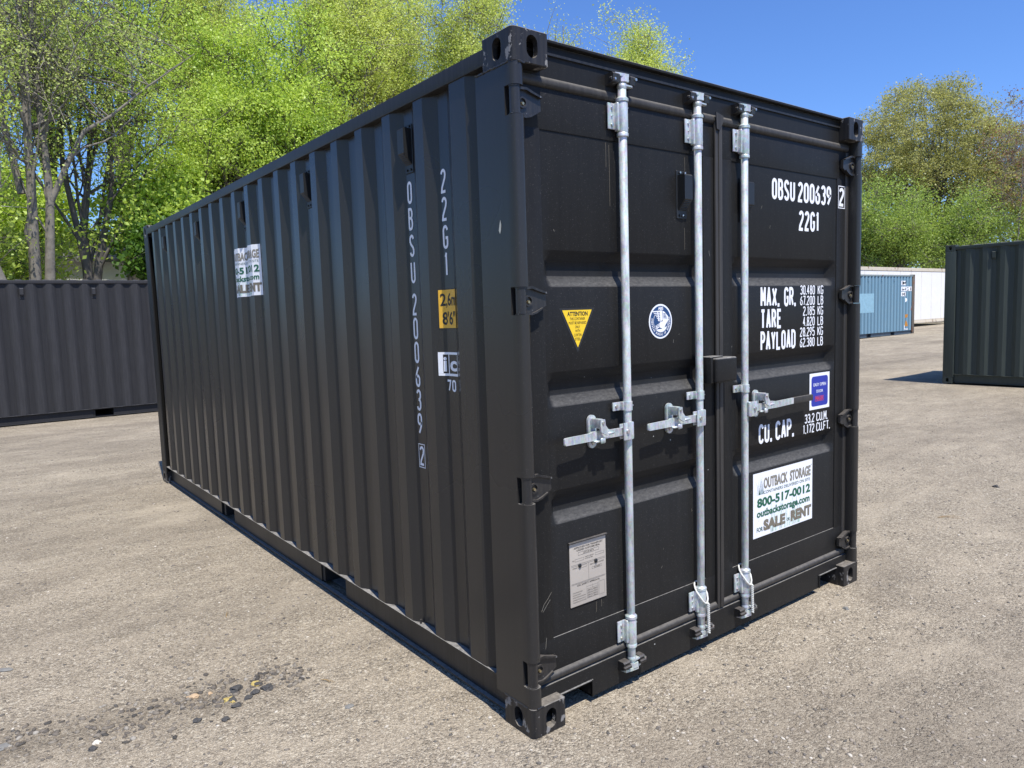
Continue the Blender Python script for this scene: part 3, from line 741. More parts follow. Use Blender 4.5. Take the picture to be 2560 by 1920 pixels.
for hz, on in zip(HZ, (0, 1, 1, 1)):
    share('hinge_rivet', rme, doors[0], (0.0, 0, hz - 0.004)); share('hinge_rivet', rme, doors[1], (W - 0.128, 0, hz - 0.004))
# door ventilators
for d, xc, zb in ((doors[0], 0.964, 1.992), (doors[1], 1.420, 1.998)):
    v = vent_mesh(); v.v = [(y, x, z) for x, y, z in v.v]; v.f = [f[::-1] for f in v.f]
    v.build('ventilator', M['plastic'], d, loc=(xc, YD + 0.003, zb))
    b = MB()
    for xx, zz in ((-0.016, 0.196), (0.016, 0.196), (0.0, 0.014)): b.cyl((xx, -0.004, zz), (xx, -0.010, zz), 0.0042, n=8)
    b.build('screw', M['bolt'], d, loc=(xc, YD + 0.001, zb))

# lock rods
YR, RR = 0.033, 0.0170
def bracket(mb, xc, z0, z1, s):
    """pressed bearing bracket: tube over the rod plus flange plate on side s"""
    mb.lathe((xc, YR), [(0.0215, z0), (0.0225, z0 + 0.004), (0.0225, z1 - 0.004), (0.0215, z1)], 20)
    x0, x1 = sorted((xc + s * 0.015, xc + s * 0.066))
    mb.rbox(x0, x1, 0.046, 0.0535, z0 + 0.012, z1 - 0.004, 0.0035, 2)
    x0, x1 = sorted((xc + s * 0.012, xc + s * 0.030))
    mb.rbox(x0, x1, 0.028, 0.050, z0 + 0.004, z1 - 0.002, 0.006, 3)
def make_rod(xc, side, lever, name='lock_rod'):
    rod = MB().lathe((xc, YR), [(RR - .002, 0.128), (RR, 0.131), (RR, 2.476), (RR - .002, 2.479)], 24).build(name, M['galv_pipe'], main, 40)
    # bearing brackets
    for z0, z1 in ((2.304, 2.421), (0.196, 0.303)):
        b = MB(); bracket(b, xc, z0, z1, -1); b.build('bearing_bracket', M['galv'], rod, 45)
        c = MB(); c.lathe((xc, YR), [(0.018, z1 + 0.0005), (0.0255, z1 + 0.002), (0.0255, z1 + 0.013), (0.021, z1 + 0.017), (0.0175, z1 + 0.021)], 20)
        c.lathe((xc, YR), [(0.0175, z0 - 0.018), (0.0235, z0 - 0.015), (0.0235, z0 - 0.004), (0.0215, z0 - 0.0005)], 20); pieces(c, 'collar', M['galv'], rod, 45)
        b = MB()
        for zz in (z1 - 0.024, (z0 + z1) / 2 + 0.004, z0 + 0.026): b.lathe((0, 0), [(0.0062 if zz != (z0 + z1) / 2 + 0.004 else 0.0035, 0.0), (0.005, 0.005), (0.002, 0.0065)], 8); 
        # bolts lie along -y
        b2 = MB()
        for zz, rr in ((z1 - 0.024, 0.0063), ((z0 + z1) / 2 + 0.004, 0.0035), (z0 + 0.028, 0.0075)):
            b2.cyl((xc - 0.046, 0.046, zz), (xc - 0.046, 0.0405, zz), rr, rr * 0.75, n=10)
        b2.cyl((xc + 0.0215, 0.024, z1 - 0.02), (xc + 0.024, 0.024, z1 - 0.02), 0.003, n=8); b2.cyl((xc + 0.0215, 0.024, z0 + 0.02), (xc + 0.024, 0.024, z0 + 0.02), 0.003, n=8)
        pieces(b2, 'bolt', M['bolt'], rod, 50)
    # mid clamp
    c = MB(); c.lathe((xc, YR), [(0.0212, 1.193), (0.0212, 1.230)], 20); x0, x1 = xc - 0.070, xc - 0.014
    c.rbox(x0, x1, 0.046, 0.0535, 1.194, 1.229, 0.003, 2); c.rbox(xc - 0.030, xc - 0.010, 0.030, 0.050, 1.194, 1.229, 0.005, 2)
    c.build('rod_clamp', M['galv'], rod, 45)
    b2 = MB().cyl((xc - 0.052, 0.046, 1.2115), (xc - 0.052, 0.040, 1.2115), 0.008, 0.006, n=8); b2.cyl((xc + 0.0212, 0.024, 1.212), (xc + 0.024, 0.024, 1.212), 0.0035, n=8); pieces(b2, 'bolt', M['bolt'], rod, 50)
    # cam heads top and bottom with their black keepers
    for zc, s in ((2.500, 1), (0.108, -1)):
        c = MB()
        c.lathe((xc, YR - 0.001), [(0.0165, zc - s * 0.030), (0.0195, zc - s * 0.022), (0.0195, zc - s * 0.012), (0.013, zc - s * 0.004), (0.012, zc + s * 0.016)] if s > 0 else [(0.012, zc - 0.016), (0.013, zc + 0.004), (0.0195, zc + 0.012), (0.0195, zc + 0.022), (0.0165, zc + 0.030)], 18)
        zt = zc + s * 0.016
        z0, z1 = sorted((zt, zt + s * 0.011))
        c.prism([(xc - 0.052, 0.046), (xc - 0.048, 0.020), (xc - 0.012, 0.014), (xc + 0.020, 0.012), (xc + 0.026, 0.026), (xc + 0.052, 0.030), (xc + 0.056, 0.044), (xc + 0.02, 0.050), (xc - 0.02, 0.050)], 'z', z0, z1)
        z0, z1 = sorted((zc - s * 0.004, zt))
        c.prism([(xc - 0.018, 0.020), (xc - 0.006, 0.010), (xc + 0.016, 0.010), (xc + 0.024, 0.022), (xc + 0.018, 0.045), (xc - 0.016, 0.045)], 'z', z0, z1)
        z0, z1 = sorted((zc - s * 0.014, zc - s * 0.020))
        c.prism([(xc - 0.004, 0.030), (xc + 0.000, 0.012), (xc + 0.040, 0.014), (xc + 0.052, 0.024), (xc + 0.046, 0.034), (xc + 0.01, 0.036)], 'z', z0, z1)
        c.build('cam_head', M['galv'], rod, 40)
        k = MB(); y1 = 0.0575 if s > 0 else 0.0470
        for xa, xb in ((xc - 0.068, xc - 0.030), (xc + 0.030, xc + 0.060)):
            z0, z1 = zc - 0.020, zc + 0.024
            k.prism([(z0 if 0 else y1, z0), (0.016, z0 + 0.010), (0.012, z1 - 0.006), (0.018, z1), (y1, z1)], 'x', xa, xb)
            k.rbox(xa - 0.003, xb + 0.003, 0.018 if s > 0 else 0.004, 0.034 if s > 0 else 0.016, zc - 0.006, zc + 0.008, 0.003, 1)
            k.build('cam_keeper', M['hinge'], rod); k = MB()
        b = MB(); b.cyl((xc + 0.058, 0.018, zc + 0.012), (xc + 0.058, 0.008, zc + 0.012), 0.006, n=8); b.cyl((xc - 0.058, 0.018, zc - 0.002), (xc - 0.058, 0.009, zc - 0.002), 0.005, n=8)
        pieces(b, 'bolt', M['bolt'], rod, 50)
    # lever, hub and catch
    s, tip = side, lever
    h = MB(); hx0, hx1 = sorted((xc + s * 0.000, xc + s * 0.056))
    zl = 1.112
    h.rbox(hx0, hx1, 0.000, 0.006, zl - 0.036, zl + 0.036, 0.005, 2); h.rbox(hx0, hx1, 0.022, 0.028, zl - 0.032, zl + 0.030, 0.004, 2)
    bx = sorted((xc - s * 0.006, xc + s * 0.012)); h.rbox(bx[0], bx[1], 0.001, 0.028, zl - 0.036, zl + 0.036, 0.006, 3)
    h.build('lever_hub', M['galv'], rod, 45)
    b = MB().cyl((xc + s * 0.034, 0.0, zl), (xc + s * 0.034, -0.0065, zl), 0.0105, 0.008, n=12).build('bolt', M['bolt'], rod, 50)
    gx = xc + s * (0.46 if s < 0 else 0.0)
    end = tip if s < 0 else 1.770
    lv = MB(); xm = xc + s * 0.22
    def bar(pts, t, hh, mbx):
        # pts: (x,y,z centre, half height)
        for (xa, ya, za, ha), (xb, yb, zb, hb) in zip(pts, pts[1:]):
            vs = [(xa, ya, za - ha), (xa, ya, za + ha), (xa, ya + t, za + ha), (xa, ya + t, za - ha), (xb, yb, zb - hb), (xb, yb, zb + hb), (xb, yb + t, zb + hb), (xb, yb + t, zb - hb)]
            fs = [(0, 1, 2, 3), (7, 6, 5, 4), (0, 4, 5, 1), (1, 5, 6, 2), (2, 6, 7, 3), (3, 7, 4, 0)]
            if xb < xa: fs = [f[::-1] for f in fs]
            mbx.add(vs, [f[::-1] for f in fs])
    P = [(xc + s * 0.030, 0.010, zl, 0.016), (xc + s * 0.12, 0.012, zl, 0.016), (xc + s * 0.155, 0.016, zl, 0.018), (xc + s * 0.215, 0.016, zl, 0.018), (xc + s * 0.235, 0.006, zl, 0.0155), (end, 0.000 if s < 0 else 0.008, zl + (0.003 if s > 0 else 0.0), 0.0145)]
    bar(P, 0.011, 0.014, lv)
    if s < 0: lv.rbox(end - 0.006, end + 0.006, 0.0, 0.011, zl - 0.0135, zl + 0.0135, 0.005, 2)
    lv.build('lever', M['galv'], rod)
    if s > 0:
        g = MB(); g.rbox(end - 0.002, 1.948, 0.005, 0.022, zl + 0.003 - 0.0165, zl + 0.003 + 0.0165, 0.005, 2); g.build('lever_grip', M['rubber'], rod, 40)
    cx = xc + s * (0.185 if s < 0 else 0.118)
    c = MB()
    ov = [(cx + 0.022 * math.cos(R(a)), zl + 0.050 + 0.022 * math.sin(R(a)) + 0.008) for a in np.linspace(0, 180, 9)] + [(cx + 0.022 * math.cos(R(a)), zl - 0.030 + 0.022 * math.sin(R(a)) - 0.002) for a in np.linspace(180, 360, 9)]
    c.prism(ov, 'y', 0.050, 0.0595)
    # cradle below the lever and pivoting retainer above it
    c.rbox(cx - 0.026, cx + 0.010, 0.004, 0.052, zl - 0.026, zl - 0.0175, 0.003, 1)
    c.rbox(cx - 0.004, cx + 0.022, -0.004, 0.004, zl - 0.030, zl - 0.008, 0.003, 1)
    c.build('lever_catch', M['galv'], rod, 45)
    c = MB(); q = [(cx - 0.011, zl + 0.066), (cx + 0.013, zl + 0.066), (cx + 0.016, zl + 0.042), (cx + 0.030, zl + 0.026), (cx + 0.060, zl + 0.016), (cx + 0.060, zl + 0.004), (cx + 0.026, zl + 0.000), (cx - 0.006, zl + 0.016), (cx - 0.013, zl + 0.040)]
    c.prism(q, 'y', -0.010, -0.002); c.rbox(cx - 0.011, cx + 0.013, -0.002, 0.050, zl + 0.030, zl + 0.068, 0.006, 2)
    c.rbox(cx + 0.03, cx + 0.066, -0.013, -0.004, zl + 0.004, zl + 0.013, 0.003, 1)
    c.build('lever_retainer', M['galv'], rod, 45)
    b = MB(); b.cyl((cx, 0.050, zl - 0.034), (cx, 0.044, zl - 0.034), 0.0085, 0.006, n=10); b.cyl((cx + 0.001, -0.010, zl + 0.054), (cx + 0.001, -0.015, zl + 0.054), 0.0075, 0.005, n=10)
    pieces(b, 'bolt', M['bolt'], rod, 50)
    return rod
rod1 = make_rod(0.572, -1, 0.200); rod1['label'] = 'leftmost lock rod with lever to the left'
rod2 = make_rod(1.041, -1, 0.668); rod2['label'] = 'middle lock rod beside the door gap'
rod3 = make_rod(1.384, 1, 1.96); rod3['label'] = 'right lock rod with lever to the right and dark grip'
# lock box over the door gap
lb = MB(); lb.rbox(1.096, 1.252, -0.020, 0.050, 1.262, 1.375, 0.012, 3); lb.build('lock_box', M['black'], main, 45)
lb = MB(); lb.rbox(1.074, 1.092, -0.006, 0.058, 1.262, 1.380, 0.004, 2); lb.rbox(1.074, 1.17, -0.002, 0.058, 1.3755, 1.382, 0.003, 1); lb.build('lock_box_guard', M['black'], main, 45)

# ---- markings on the doors
def door_map(u, v, layer): return (u, YD - 0.0006 * (layer + 1), v)
def panel_map(u, v, layer): return (u, YD + 0.004 - 0.0006 * (layer + 1), v)
D = Flat(panel_map)
hh = 0.1035
D.sten('a', 'OBSU', 1.656, 2.126, hh, 0.046, 0.0160, 0.0082, 0, x1=1.862)
D.sten('b', '200639', 1.888, 2.126, hh, 0.046, 0.0160, 0.0070, 0, x1=2.214)
D.sten('c', '22G1', 1.899, 1.982, hh, 0.046, 0.0160, 0.0085, 0, x1=2.096)
S2 = Flat(door_map)
S2.sten('x', '2', 2.290, 2.130, 0.100, 0.050, 0.0160, 0.0, 0, x1=2.342)
S2.frame('x', 2.281, 2.351, 2.119, 2.240, 0.0042, 0.5)
for k, (z, t, x1) in enumerate(((1.595, 'MAX. GR.', 1.873), (1.486, 'TARE', 1.744), (1.377, 'PAYLOAD', 1.873))):
    if k == 0:
        D.sten('m0', 'MAX.', 1.560, z, 0.099, 0.046, 0.0155, 0.006, 0, x1=1.724); D.sten('m0', 'GR.', 1.766, z, 0.099, 0.046, 0.0155, 0.006, 0, x1=1.874)
    else: D.sten('m%d' % k, t, 1.560, z, 0.099, 0.044, 0.0155, 0.006, 0, x1=x1)
for k, (num, un) in enumerate((('30.480', 'KG'), ('67.200', 'LB'), ('2.185', 'KG'), ('4.820', 'LB'), ('28.295', 'KG'), ('62.380', 'LB'))):
    z = 1.653 - k * 0.055; w6 = 0.143; x0 = 1.915 if len(num) == 6 else 1.943
    D.sten('n%d' % k, num, x0, z, 0.0495, 0.0225, 0.0063, 0.0035, 0, x1=2.058); D.sten('n%d' % k, un, 2.086, z, 0.0495, 0.024, 0.0063, 0.004, 0, x1=2.142)
D.sten('q', 'CU.', 1.545, 0.912, 0.100, 0.048, 0.0160, 0.008, 0, x1=1.660); D.sten('q', 'CAP.', 1.692, 0.912, 0.100, 0.048, 0.0160, 0.006, 0, x1=1.862)
D.sten('r', '33.2', 1.966, 0.966, 0.0495, 0.0225, 0.0063, 0.0035, 0, x1=2.062); D.sten('r', 'CU.M.', 2.082, 0.966, 0.0495, 0.024, 0.0063, 0.003, 0, x1=2.196)
D.sten('s', '1.172', 1.950, 0.910, 0.0495, 0.0225, 0.0063, 0.0035, 0, x1=2.062); D.sten('s', 'CU.FT.', 2.082, 0.910, 0.0495, 0.024, 0.0063, 0.003, 0, x1=2.222)
LAB = {'a': 'white owner code OBSU', 'b': 'white serial number 200639', 'c': 'white size code 22G1', 'm0': 'white words MAX. GR.', 'm1': 'white word TARE', 'm2': 'white word PAYLOAD', 'n0': 'white figure 30.480 KG', 'n1': 'white figure 67.200 LB', 'n2': 'white figure 2.185 KG', 'n3': 'white figure 4.820 LB', 'n4': 'white figure 28.295 KG', 'n5': 'white figure 62.380 LB', 'q': 'white words CU. CAP.', 'r': 'white figure 33.2 CU.M.', 's': 'white figure 1.172 CU.FT.'}
for k, mb in D.parts.items(): mb.build('lettering', M['white'], doors[1])['label'] = LAB[k]
S2.parts['x'].build('lettering', M['white'], doors[1])['label'] = 'white boxed check digit 2'

def sheet(name, mapping, parent, build, base_key, cuts=(), label=None):
    F = Flat(mapping, cuts); build(F)
    root = F.parts[base_key].build(name, M[base_key.split(':')[0]], parent)
    if label: root['label'] = label
    for k, mb in F.parts.items():
        if k != base_key: mb.build('print', M[k.split(':')[0]], root)
    return root
def blades(F, key, x0, x1, z0, hgt, n, seed, layer, t=0.0016):
    r = random.Random(seed)
    for _ in range(n):
        bx = r.uniform(x0, x1); lean = r.uniform(-0.35, 0.35); h = hgt * r.uniform(0.45, 1.0)
        pts = [(bx + lean * h * (q ** 1.8), z0 + h * q) for q in (0, .25, .5, .75, 1.0)]
        vs = []; 
        for i, p in enumerate(pts): w = t * (1 - i / 4.2); vs.append((p[0] - w, p[1]))
        for i, p in reversed(list(enumerate(pts))): w = t * (1 - i / 4.2); vs.append((p[0] + w, p[1]))
        F.put(key, vs, [(i, 9 - i, 8 - i, i + 1) for i in range(4)], layer)
def company_sticker(F, u0, u1, v0, v1):
    w, h = u1 - u0, v1 - v0
    X = lambda a: u0 + a * w
    Z = lambda a: v0 + a * h
    F.rect('white', u0, u1, v0, v1, 0)
    blades(F, 'mint', X(.28), X(.78), Z(.02), h * .62, 42, 5, 1, 0.0016)
    blades(F, 'mist', X(.05), X(.18), Z(.66), h * .28, 16, 6, 1, 0.0016); blades(F, 'green', X(.085), X(.165), Z(.66), h * .12, 9, 8, 1.5, 0.0014)
    for q, (a, b) in (('taupe_l', (0.0, 0.0)),):
        F.text('taupe', 'OUTBACK', X(.165), X(.56), Z(.735), Z(.905), 2, bold=0.035); F.text('taupe', 'STORAGE', X(.60), X(.965), Z(.735), Z(.905), 2, bold=0.035)
        F.text('taupe_l', 'OUTBACK', X(.172), X(.553), Z(.745), Z(.895), 2.6, bold=-0.008); F.text('taupe_l', 'STORAGE', X(.607), X(.958), Z(.745), Z(.895), 2.6, bold=-0.008)
    F.text('grey_ink', 'CONTAINERS DELIVERED ON SITE', X(.165), X(.955), Z(.655), Z(.703), 2)
    F.text('green', '800-517-0012', X(.06), X(.96), Z(.46), Z(.605), 2.2, bold=0.035)
    F.text('green', 'outbackstorage.com', X(.055), X(.95), Z(.275), Z(.425), 2.2, bold=0.03)
    F.text('grey_ink', 'FOR', X(.055), X(.15), Z(.085), Z(.155), 2.2, bold=0.02)
    F.text('taupe', 'SALE', X(.16), X(.52), Z(.075), Z(.25), 2.2, bold=0.06)
    F.text('grey_ink', 'OR', X(.545), X(.60), Z(.105), Z(.155), 2.2, bold=0.02)
    F.text('taupe', 'RENT', X(.615), X(.98), Z(.075), Z(.25), 2.2, bold=0.06)
    F.text('grey_ink', 'TM', X(.968), X(.985), Z(.90), Z(.915), 2.2)
sheet('company_sticker', panel_map, doors[1], lambda F: company_sticker(F, 1.497, 2.045, 0.434, 0.766), 'white', label='white and green sticker OUTBACK STORAGE 800-517-0012 on the right door')
def easy(F):
    x0, x1, z0, z1 = 2.012, 2.214, 1.033, 1.230
    F.rect('white', x0, x1, z0, z1, 0)
    a, b, c, d, r = 2.030, 2.197, 1.050, 1.213, 0.017
    pts = []
    for cx, cz, s in ((b - r, d - r, 0), (a + r, d - r, 90), (a + r, c + r, 180), (b - r, c + r, 270)):
        pts += [(cx + r * math.cos(R(s + t)), cz + r * math.sin(R(s + t))) for t in (0, 22, 45, 67, 90)]
    F.poly('blue_v', pts, 1)
    F.text('white:t', 'EASY OPEN', 2.050, 2.176, 1.159, 1.176, 2, bold=0.01); F.text('white:t', 'DOOR', 2.080, 2.146, 1.123, 1.139, 2, bold=0.01)
    F.text('red_v', 'PERGER', 2.072, 2.148, 1.082, 1.099, 2, bold=0.02); F.frame('red_v', 2.066, 2.154, 1.077, 1.104, 0.0018, 2)
sheet('door_sign', panel_map, doors[1], easy, 'white', label='white and blue sticker EASY OPEN DOOR')
def attention(F):
    F.poly('ink', [(0.238, 1.618), (0.331, 1.444), (0.426, 1.618)], 0); F.poly('yellow', [(0.254, 1.610), (0.3315, 1.464), (0.410, 1.610)], 1)
    for i, (t, hw) in enumerate((('THIS CONTAINER', .040), ('MUST BE REPAIRED', .046), ('ONLY', .013), ('WITH', .013), ('CORTEN', .020), ('STEEL', .015))):
        z = 1.571 - i * 0.0158; F.text('ink:t', t, 0.332 - hw, 0.332 + hw, z, z + 0.0105, 2)
    F.text('ink:t', 'ATTENTION', 0.279, 0.387, 1.587, 1.604, 2, bold=0.03)
sheet('warning_sticker', panel_map, doors[0], attention, 'ink', label='yellow triangle sticker headed ATTENTION')
def emblem(F):
    cx, cz, r = 0.8195, 1.550, 0.0745
    def circ(q, n=40): return [(cx + q * math.cos(2 * math.pi * i / n), cz + q * math.sin(2 * math.pi * i / n)) for i in range(n)]
    F.poly('white', circ(r), 0); F.poly('navy', circ(r * 0.90), 1)
    F.line('white:t', circ(r * 0.62, 36) + [circ(r * 0.62, 36)[0]], r * 0.025, 1.6)
    F.text('white:t', 'ABS', cx - r * .22, cx + r * .22, cz + r * .66, cz + r * .84, 2, bold=0.03)
    txt = 'AMERICAN BUREAU OF SHIPPING'
    for i, ch in enumerate(txt):
        if ch == ' ': continue
        a = R(168 + (375 - 168) * i / (len(txt) - 1)); vs, fs = font_mesh(ch, 0.02)
        wv = r * (.045 if ch == 'I' else .085); hv = r * .13
        out = []
        for u, v in vs:
            lu, lv = (u - .5) * wv, (v - .5) * hv
            rad = Vector((math.cos(a), math.sin(a))); tan = Vector((-math.sin(a), math.cos(a)))
            p = Vector((cx, cz)) + rad * (r * .755 - lv) + tan * lu; out.append((p.x, p.y))
        F.put('white:t', out, fs, 2)
    S = lambda pts: [(cx + a * r, cz + b * r) for a, b in pts]
    # bird: striped wing, body, head, tail, rocks
    F.poly('white:b', S([(-.72, .60), (.12, .62), (.16, .0), (.02, -.02), (-.20, .02), (-.42, .30)]), 2)
    for i in range(6):
        z = .52 - i * .095; xl = -.64 + i * .085; F.poly('navy:s', S([(xl, z + .022), (-.30 + i * .02, z + .022), (-.29 + i * .02, z - .022), (xl + .03, z - .022)]), 2.8)
        F.poly('navy:s', S([(-.22 + i * .02, z + .022), (-.08 + i * .01, z + .022), (-.08 + i * .01, z - .022), (-.21 + i * .02, z - .022)]), 2.8)
    F.poly('white:b', S([(.17, .60), (.36, .52), (.62, .30), (.70, .18), (.62, .12), (.17, .12)]), 2)
    for i in range(4): z = .44 - i * .08; F.poly('navy:s', S([(.22, z + .02), (.42 + i * .04, z + .0), (.42 + i * .04, z - .035), (.22, z - .02)]), 2.8)
    F.poly('white:b', S([(.17, .115), (.58, .11), (.74, .12), (.60, .0), (.44, -.18), (.30, -.38), (.12, -.42), (-.10, -.34), (-.12, -.10), (.0, -.025)]), 2)
    F.poly('white:b', S([(-.13, -.12), (-.46, -.24), (-.38, -.44), (-.12, -.33)]), 2); F.line('navy:s', S([(-.40, -.25), (-.14, -.18)]), r * .03, 2.8); F.line('navy:s', S([(-.38, -.33), (-.14, -.26)]), r * .03, 2.8)
    F.poly('white:b', S([(-.38, -.46), (.10, -.43), (.50, -.30), (.42, -.44), (.25, -.56), (.0, -.605), (-.24, -.57)]), 2)
sheet('emblem_sticker', panel_map, doors[0], emblem, 'white', label='round navy and white emblem lettered ABS with a bird')
def csc(F):
    x0, x1, z0, z1 = 0.258, 0.454, 0.428, 0.686
    X = lambda a: x0 + a * (x1 - x0)
    Z = lambda a: z0 + a * (z1 - z0)
    T = 'plate_ink'
    F.text(T, 'APPROVED FOR TRANSPORT', X(.10), X(.92), Z(.905), Z(.935), 0, bold=0.02); F.text(T, 'UNDER CUSTOMS SEAL', X(.18), X(.84), Z(.865), Z(.893), 0, bold=0.02)
    F.frame(T, X(.22), X(.80), Z(.795), Z(.845), 0.0008, 0); F.text(T, 'USA/218-AB/74', X(.36), X(.66), Z(.805), Z(.835), 0)
    F.text(T, 'TYPE', X(.05), X(.11), Z(.715), Z(.735), 0); F.frame(T, X(.13), X(.38), Z(.705), Z(.745), 0.0007, 0); F.text(T, "MANUFACTURER'S NO.", X(.41), X(.66), Z(.735), Z(.753), 0); F.text(T, 'OF THE CONTAINER', X(.41), X(.63), Z(.705), Z(.723), 0); F.frame(T, X(.70), X(.95), Z(.72), Z(.76), 0.0007, 0)
    for z in (.655, .635, .36, .345): F.rect(T, X(.02), X(.98), Z(z), Z(z) + 0.0008, 0)
    F.rect(T, X(.50), X(.50) + 0.0008, Z(.365), Z(.635), 0)
    F.text(T, 'OWNER NO.', X(.06), X(.20), Z(.595), Z(.615), 0); F.frame(T, X(.23), X(.46), Z(.585), Z(.625), 0.0007, 0); F.text(T, 'TIMBER COMPONENT TREATMENT', X(.54), X(.95), Z(.585), Z(.605), 0); F.frame(T, X(.60), X(.88), Z(.515), Z(.55), 0.0007, 0); F.text(T, 'IM/2020', X(.66), X(.83), Z(.522), Z(.542), 0)
    F.text(T, 'CSC SAFETY APPROVAL', X(.17), X(.82), Z(.305), Z(.333), 0, bold=0.02)
    for i, t in enumerate(('DATE MANUFACTURED', 'IDENTIFICATION NO.', 'MAXIMUM OPERATING GROSS MASS', 'ALLOWABLE STACKING LOAD 1.8G', 'TRANSVERSE RACKING TEST FORCE')):
        F.text(T, t, X(.05), X((.32, .28, .40, .40, .42)[i]), Z(.205 - i * .038), Z(.222 - i * .038), 0)
    for i in range(6): F.rect(T, X(.44), X(.76), Z(.255 - i * .038), Z(.255 - i * .038) + 0.0006, 0)
    for x in (.44, .60, .76, .79, .95): F.rect(T, X(x), X(x) + 0.0006, Z(.06), Z(.275), 0)
    for i, t in enumerate(('30480', '67200', '192000', '150000')):
        F.text(T, t + ' KG', X(.46), X(.58), Z(.185 - i * .038), Z(.202 - i * .038), 0); F.text(T, t + ' LB', X(.62), X(.74), Z(.185 - i * .038), Z(.202 - i * .038), 0)
    F.rect(T, X(.79), X(.95), Z(.275), Z(.275) + 0.0006, 0); F.rect(T, X(.79), X(.95), Z(.06), Z(.06) + 0.0006, 0)
pl = MB().rbox(0.256, 0.456, YD - 0.0015, YD + 0.0035, 0.426, 0.688, 0.006, 3).build('data_plate', M['plate'], doors[0], 45)
pl['label'] = 'riveted tan data plate APPROVED FOR TRANSPORT UNDER CUSTOMS SEAL'
F = Flat(lambda u, v, l: (u, YD - 0.0015 - 0.0005 * (l + 1), v)); csc(F); F.parts['plate_ink'].build('print', M['plate_ink'], pl)
MB().rbox(0.250, 0.460, YD - 0.010, YD + 0.002, 0.688, 0.695, 0.002, 1).build('plate_rail', M['hinge'], pl)
b = MB()
for x, z in ((0.308, 0.5905), (0.397, 0.5905)): b.lathe((0, 0), [(0.001, 0), (0.002, 0)], 6); 
b = MB()
for x, z in ((0.308, 0.5905), (0.397, 0.5905)):
    b.cyl((x, YD - 0.0015, z), (x, YD - 0.006, z), 0.0085, 0.0075, n=16); b.cyl((x, YD - 0.006, z), (x, YD - 0.009, z), 0.0075, 0.003, n=16)
b.build('rivet', M['plastic'], pl, 60)

# scratches and drip marks on the door end
FS = Flat(door_map); FP = Flat(panel_map); r_ = random.Random(3)
for pts in (((.105, .455), (.118, .480), (.140, .500), (.158, .520)), ((.112, .452), (.128, .470), (.150, .492)), ((.120, .300), (.126, .345)), ((1.150, 1.86), (1.156, 1.835))):
    FS.line('plate', pts, 0.0012, 0)
for x, z0, z1 in ((.524, 2.262, 2.02), (.506, 2.27, 2.17), (.99, 2.262, 2.12), (.985, 1.96, 1.86), (.40, .42, .37), (.43, .42, .385)):
    FP.line('taupe', [(x, z0 - .004), (x + .001, (z0 + z1) / 2), (x + .0005, z1)], 0.0013, 0)
for k in range(26):
    x, z = r_.uniform(.2, 2.2), r_.uniform(.4, 2.2)
    if not any(a - .01 < z < b + .01 for a, b in GRO) and not 1.10 < x < 1.33:
        FP.line('plate', [(x, z), (x + r_.uniform(-.012, .012), z + r_.uniform(.004, .016))], 0.0011, 0)
FS.parts['plate'].build('scratch', M['taupe_l'], doors[0]); tag(FP.parts['taupe'].build('drip_mark', M['taupe'], doors[0])); FP.parts['plate'].build('scratch', M['taupe_l'], main)
# ---- markings on the near side wall (read from -x; u runs towards -y)
def side_map(u, v, layer):
    y = -u
    return (surf(y) - 0.0012 - 0.0007 * layer, y, v)
cuts = sorted([-y for y, x in PROF if 0.4 < y < 0.75] )
cuts2 = sorted([-y for y, x in PROF if 2.6 < y < 3.45])
SW = Flat(side_map)
hh = 0.0975
for ch, zt in zip('OBSU', (2.196, 2.082, 1.966, 1.850)): SW.sten('own', ch, -0.8265, zt - hh, hh, 0.0395, 0.0118, 0, 0)
for ch, zt in zip('200639', (1.708, 1.601, 1.494, 1.386, 1.279, 1.171)): SW.sten('ser', ch, -0.8265, zt - hh, hh, 0.0395, 0.0118, 0, 0)
SW.sten('chk', '2', -0.8200, 0.930, 0.090, 0.038, 0.0110, 0, 0.0); SW.frame('chk', -0.8285, -0.7735, 0.920, 1.030, 0.0038, 0.5)
for ch, zt in zip('22G1', (2.202, 2.090, 1.976, 1.864)): SW.sten('typ', ch, -0.5505 + (0.004 if ch == '1' else 0), zt - hh, hh, 0.0400, 0.0118, 0, 0)
for k, lab in (('own', 'white vertical owner code OBSU'), ('ser', 'white vertical serial number 200639'), ('chk', 'white boxed check digit 2 on the side wall'), ('typ', 'white vertical size code 22G1')):
    SW.parts[k].build('lettering', M['white'], main)['label'] = lab
def hl(F):
    F.rect('ink', -0.585, -0.456, 1.549, 1.716, 0); F.rect('amber', -0.581, -0.460, 1.553, 1.712, 1)
    F.text('ink:t', '2,6m', -0.573, -0.466, 1.636, 1.698, 2, bold=0.02); F.text('ink:t', "8'6\"", -0.566, -0.477, 1.566, 1.622, 2, bold=0.02)
sheet('height_sticker', side_map, main, hl, 'ink', cuts, label='amber height sticker 2,6m 8\'6"')
def ic(F):
    a, b, c, d = -0.594, -0.470, 1.352, 1.452; F.frame('white', a, b, c, d, 0.010, 0); F.rect('white', a, a + 0.022, c + .01, d - .01, 0.3)
    F.rect('white', -0.5455, -0.5395, c + .01, d - .01, 0)
    F.text('white', 'i', -0.570, -0.556, c + .018, d - .020, 0, bold=0.03); F.text('white', 'c', -0.534, -0.484, c + .020, d - .036, 0, bold=0.03)
    F.sten('white', '70', -0.560, 1.286, 0.050, 0.029, 0.0085, 0.006, 0)
sheet('interchange_mark', side_map, main, ic, 'white', cuts, label='white boxed letters ic over the number 70')
sheet('company_sticker', side_map, main, lambda F: company_sticker(F, -3.318, -2.768, 1.782, 2.114), 'white', cuts2, label='folded company sticker stuck over the side corrugations')
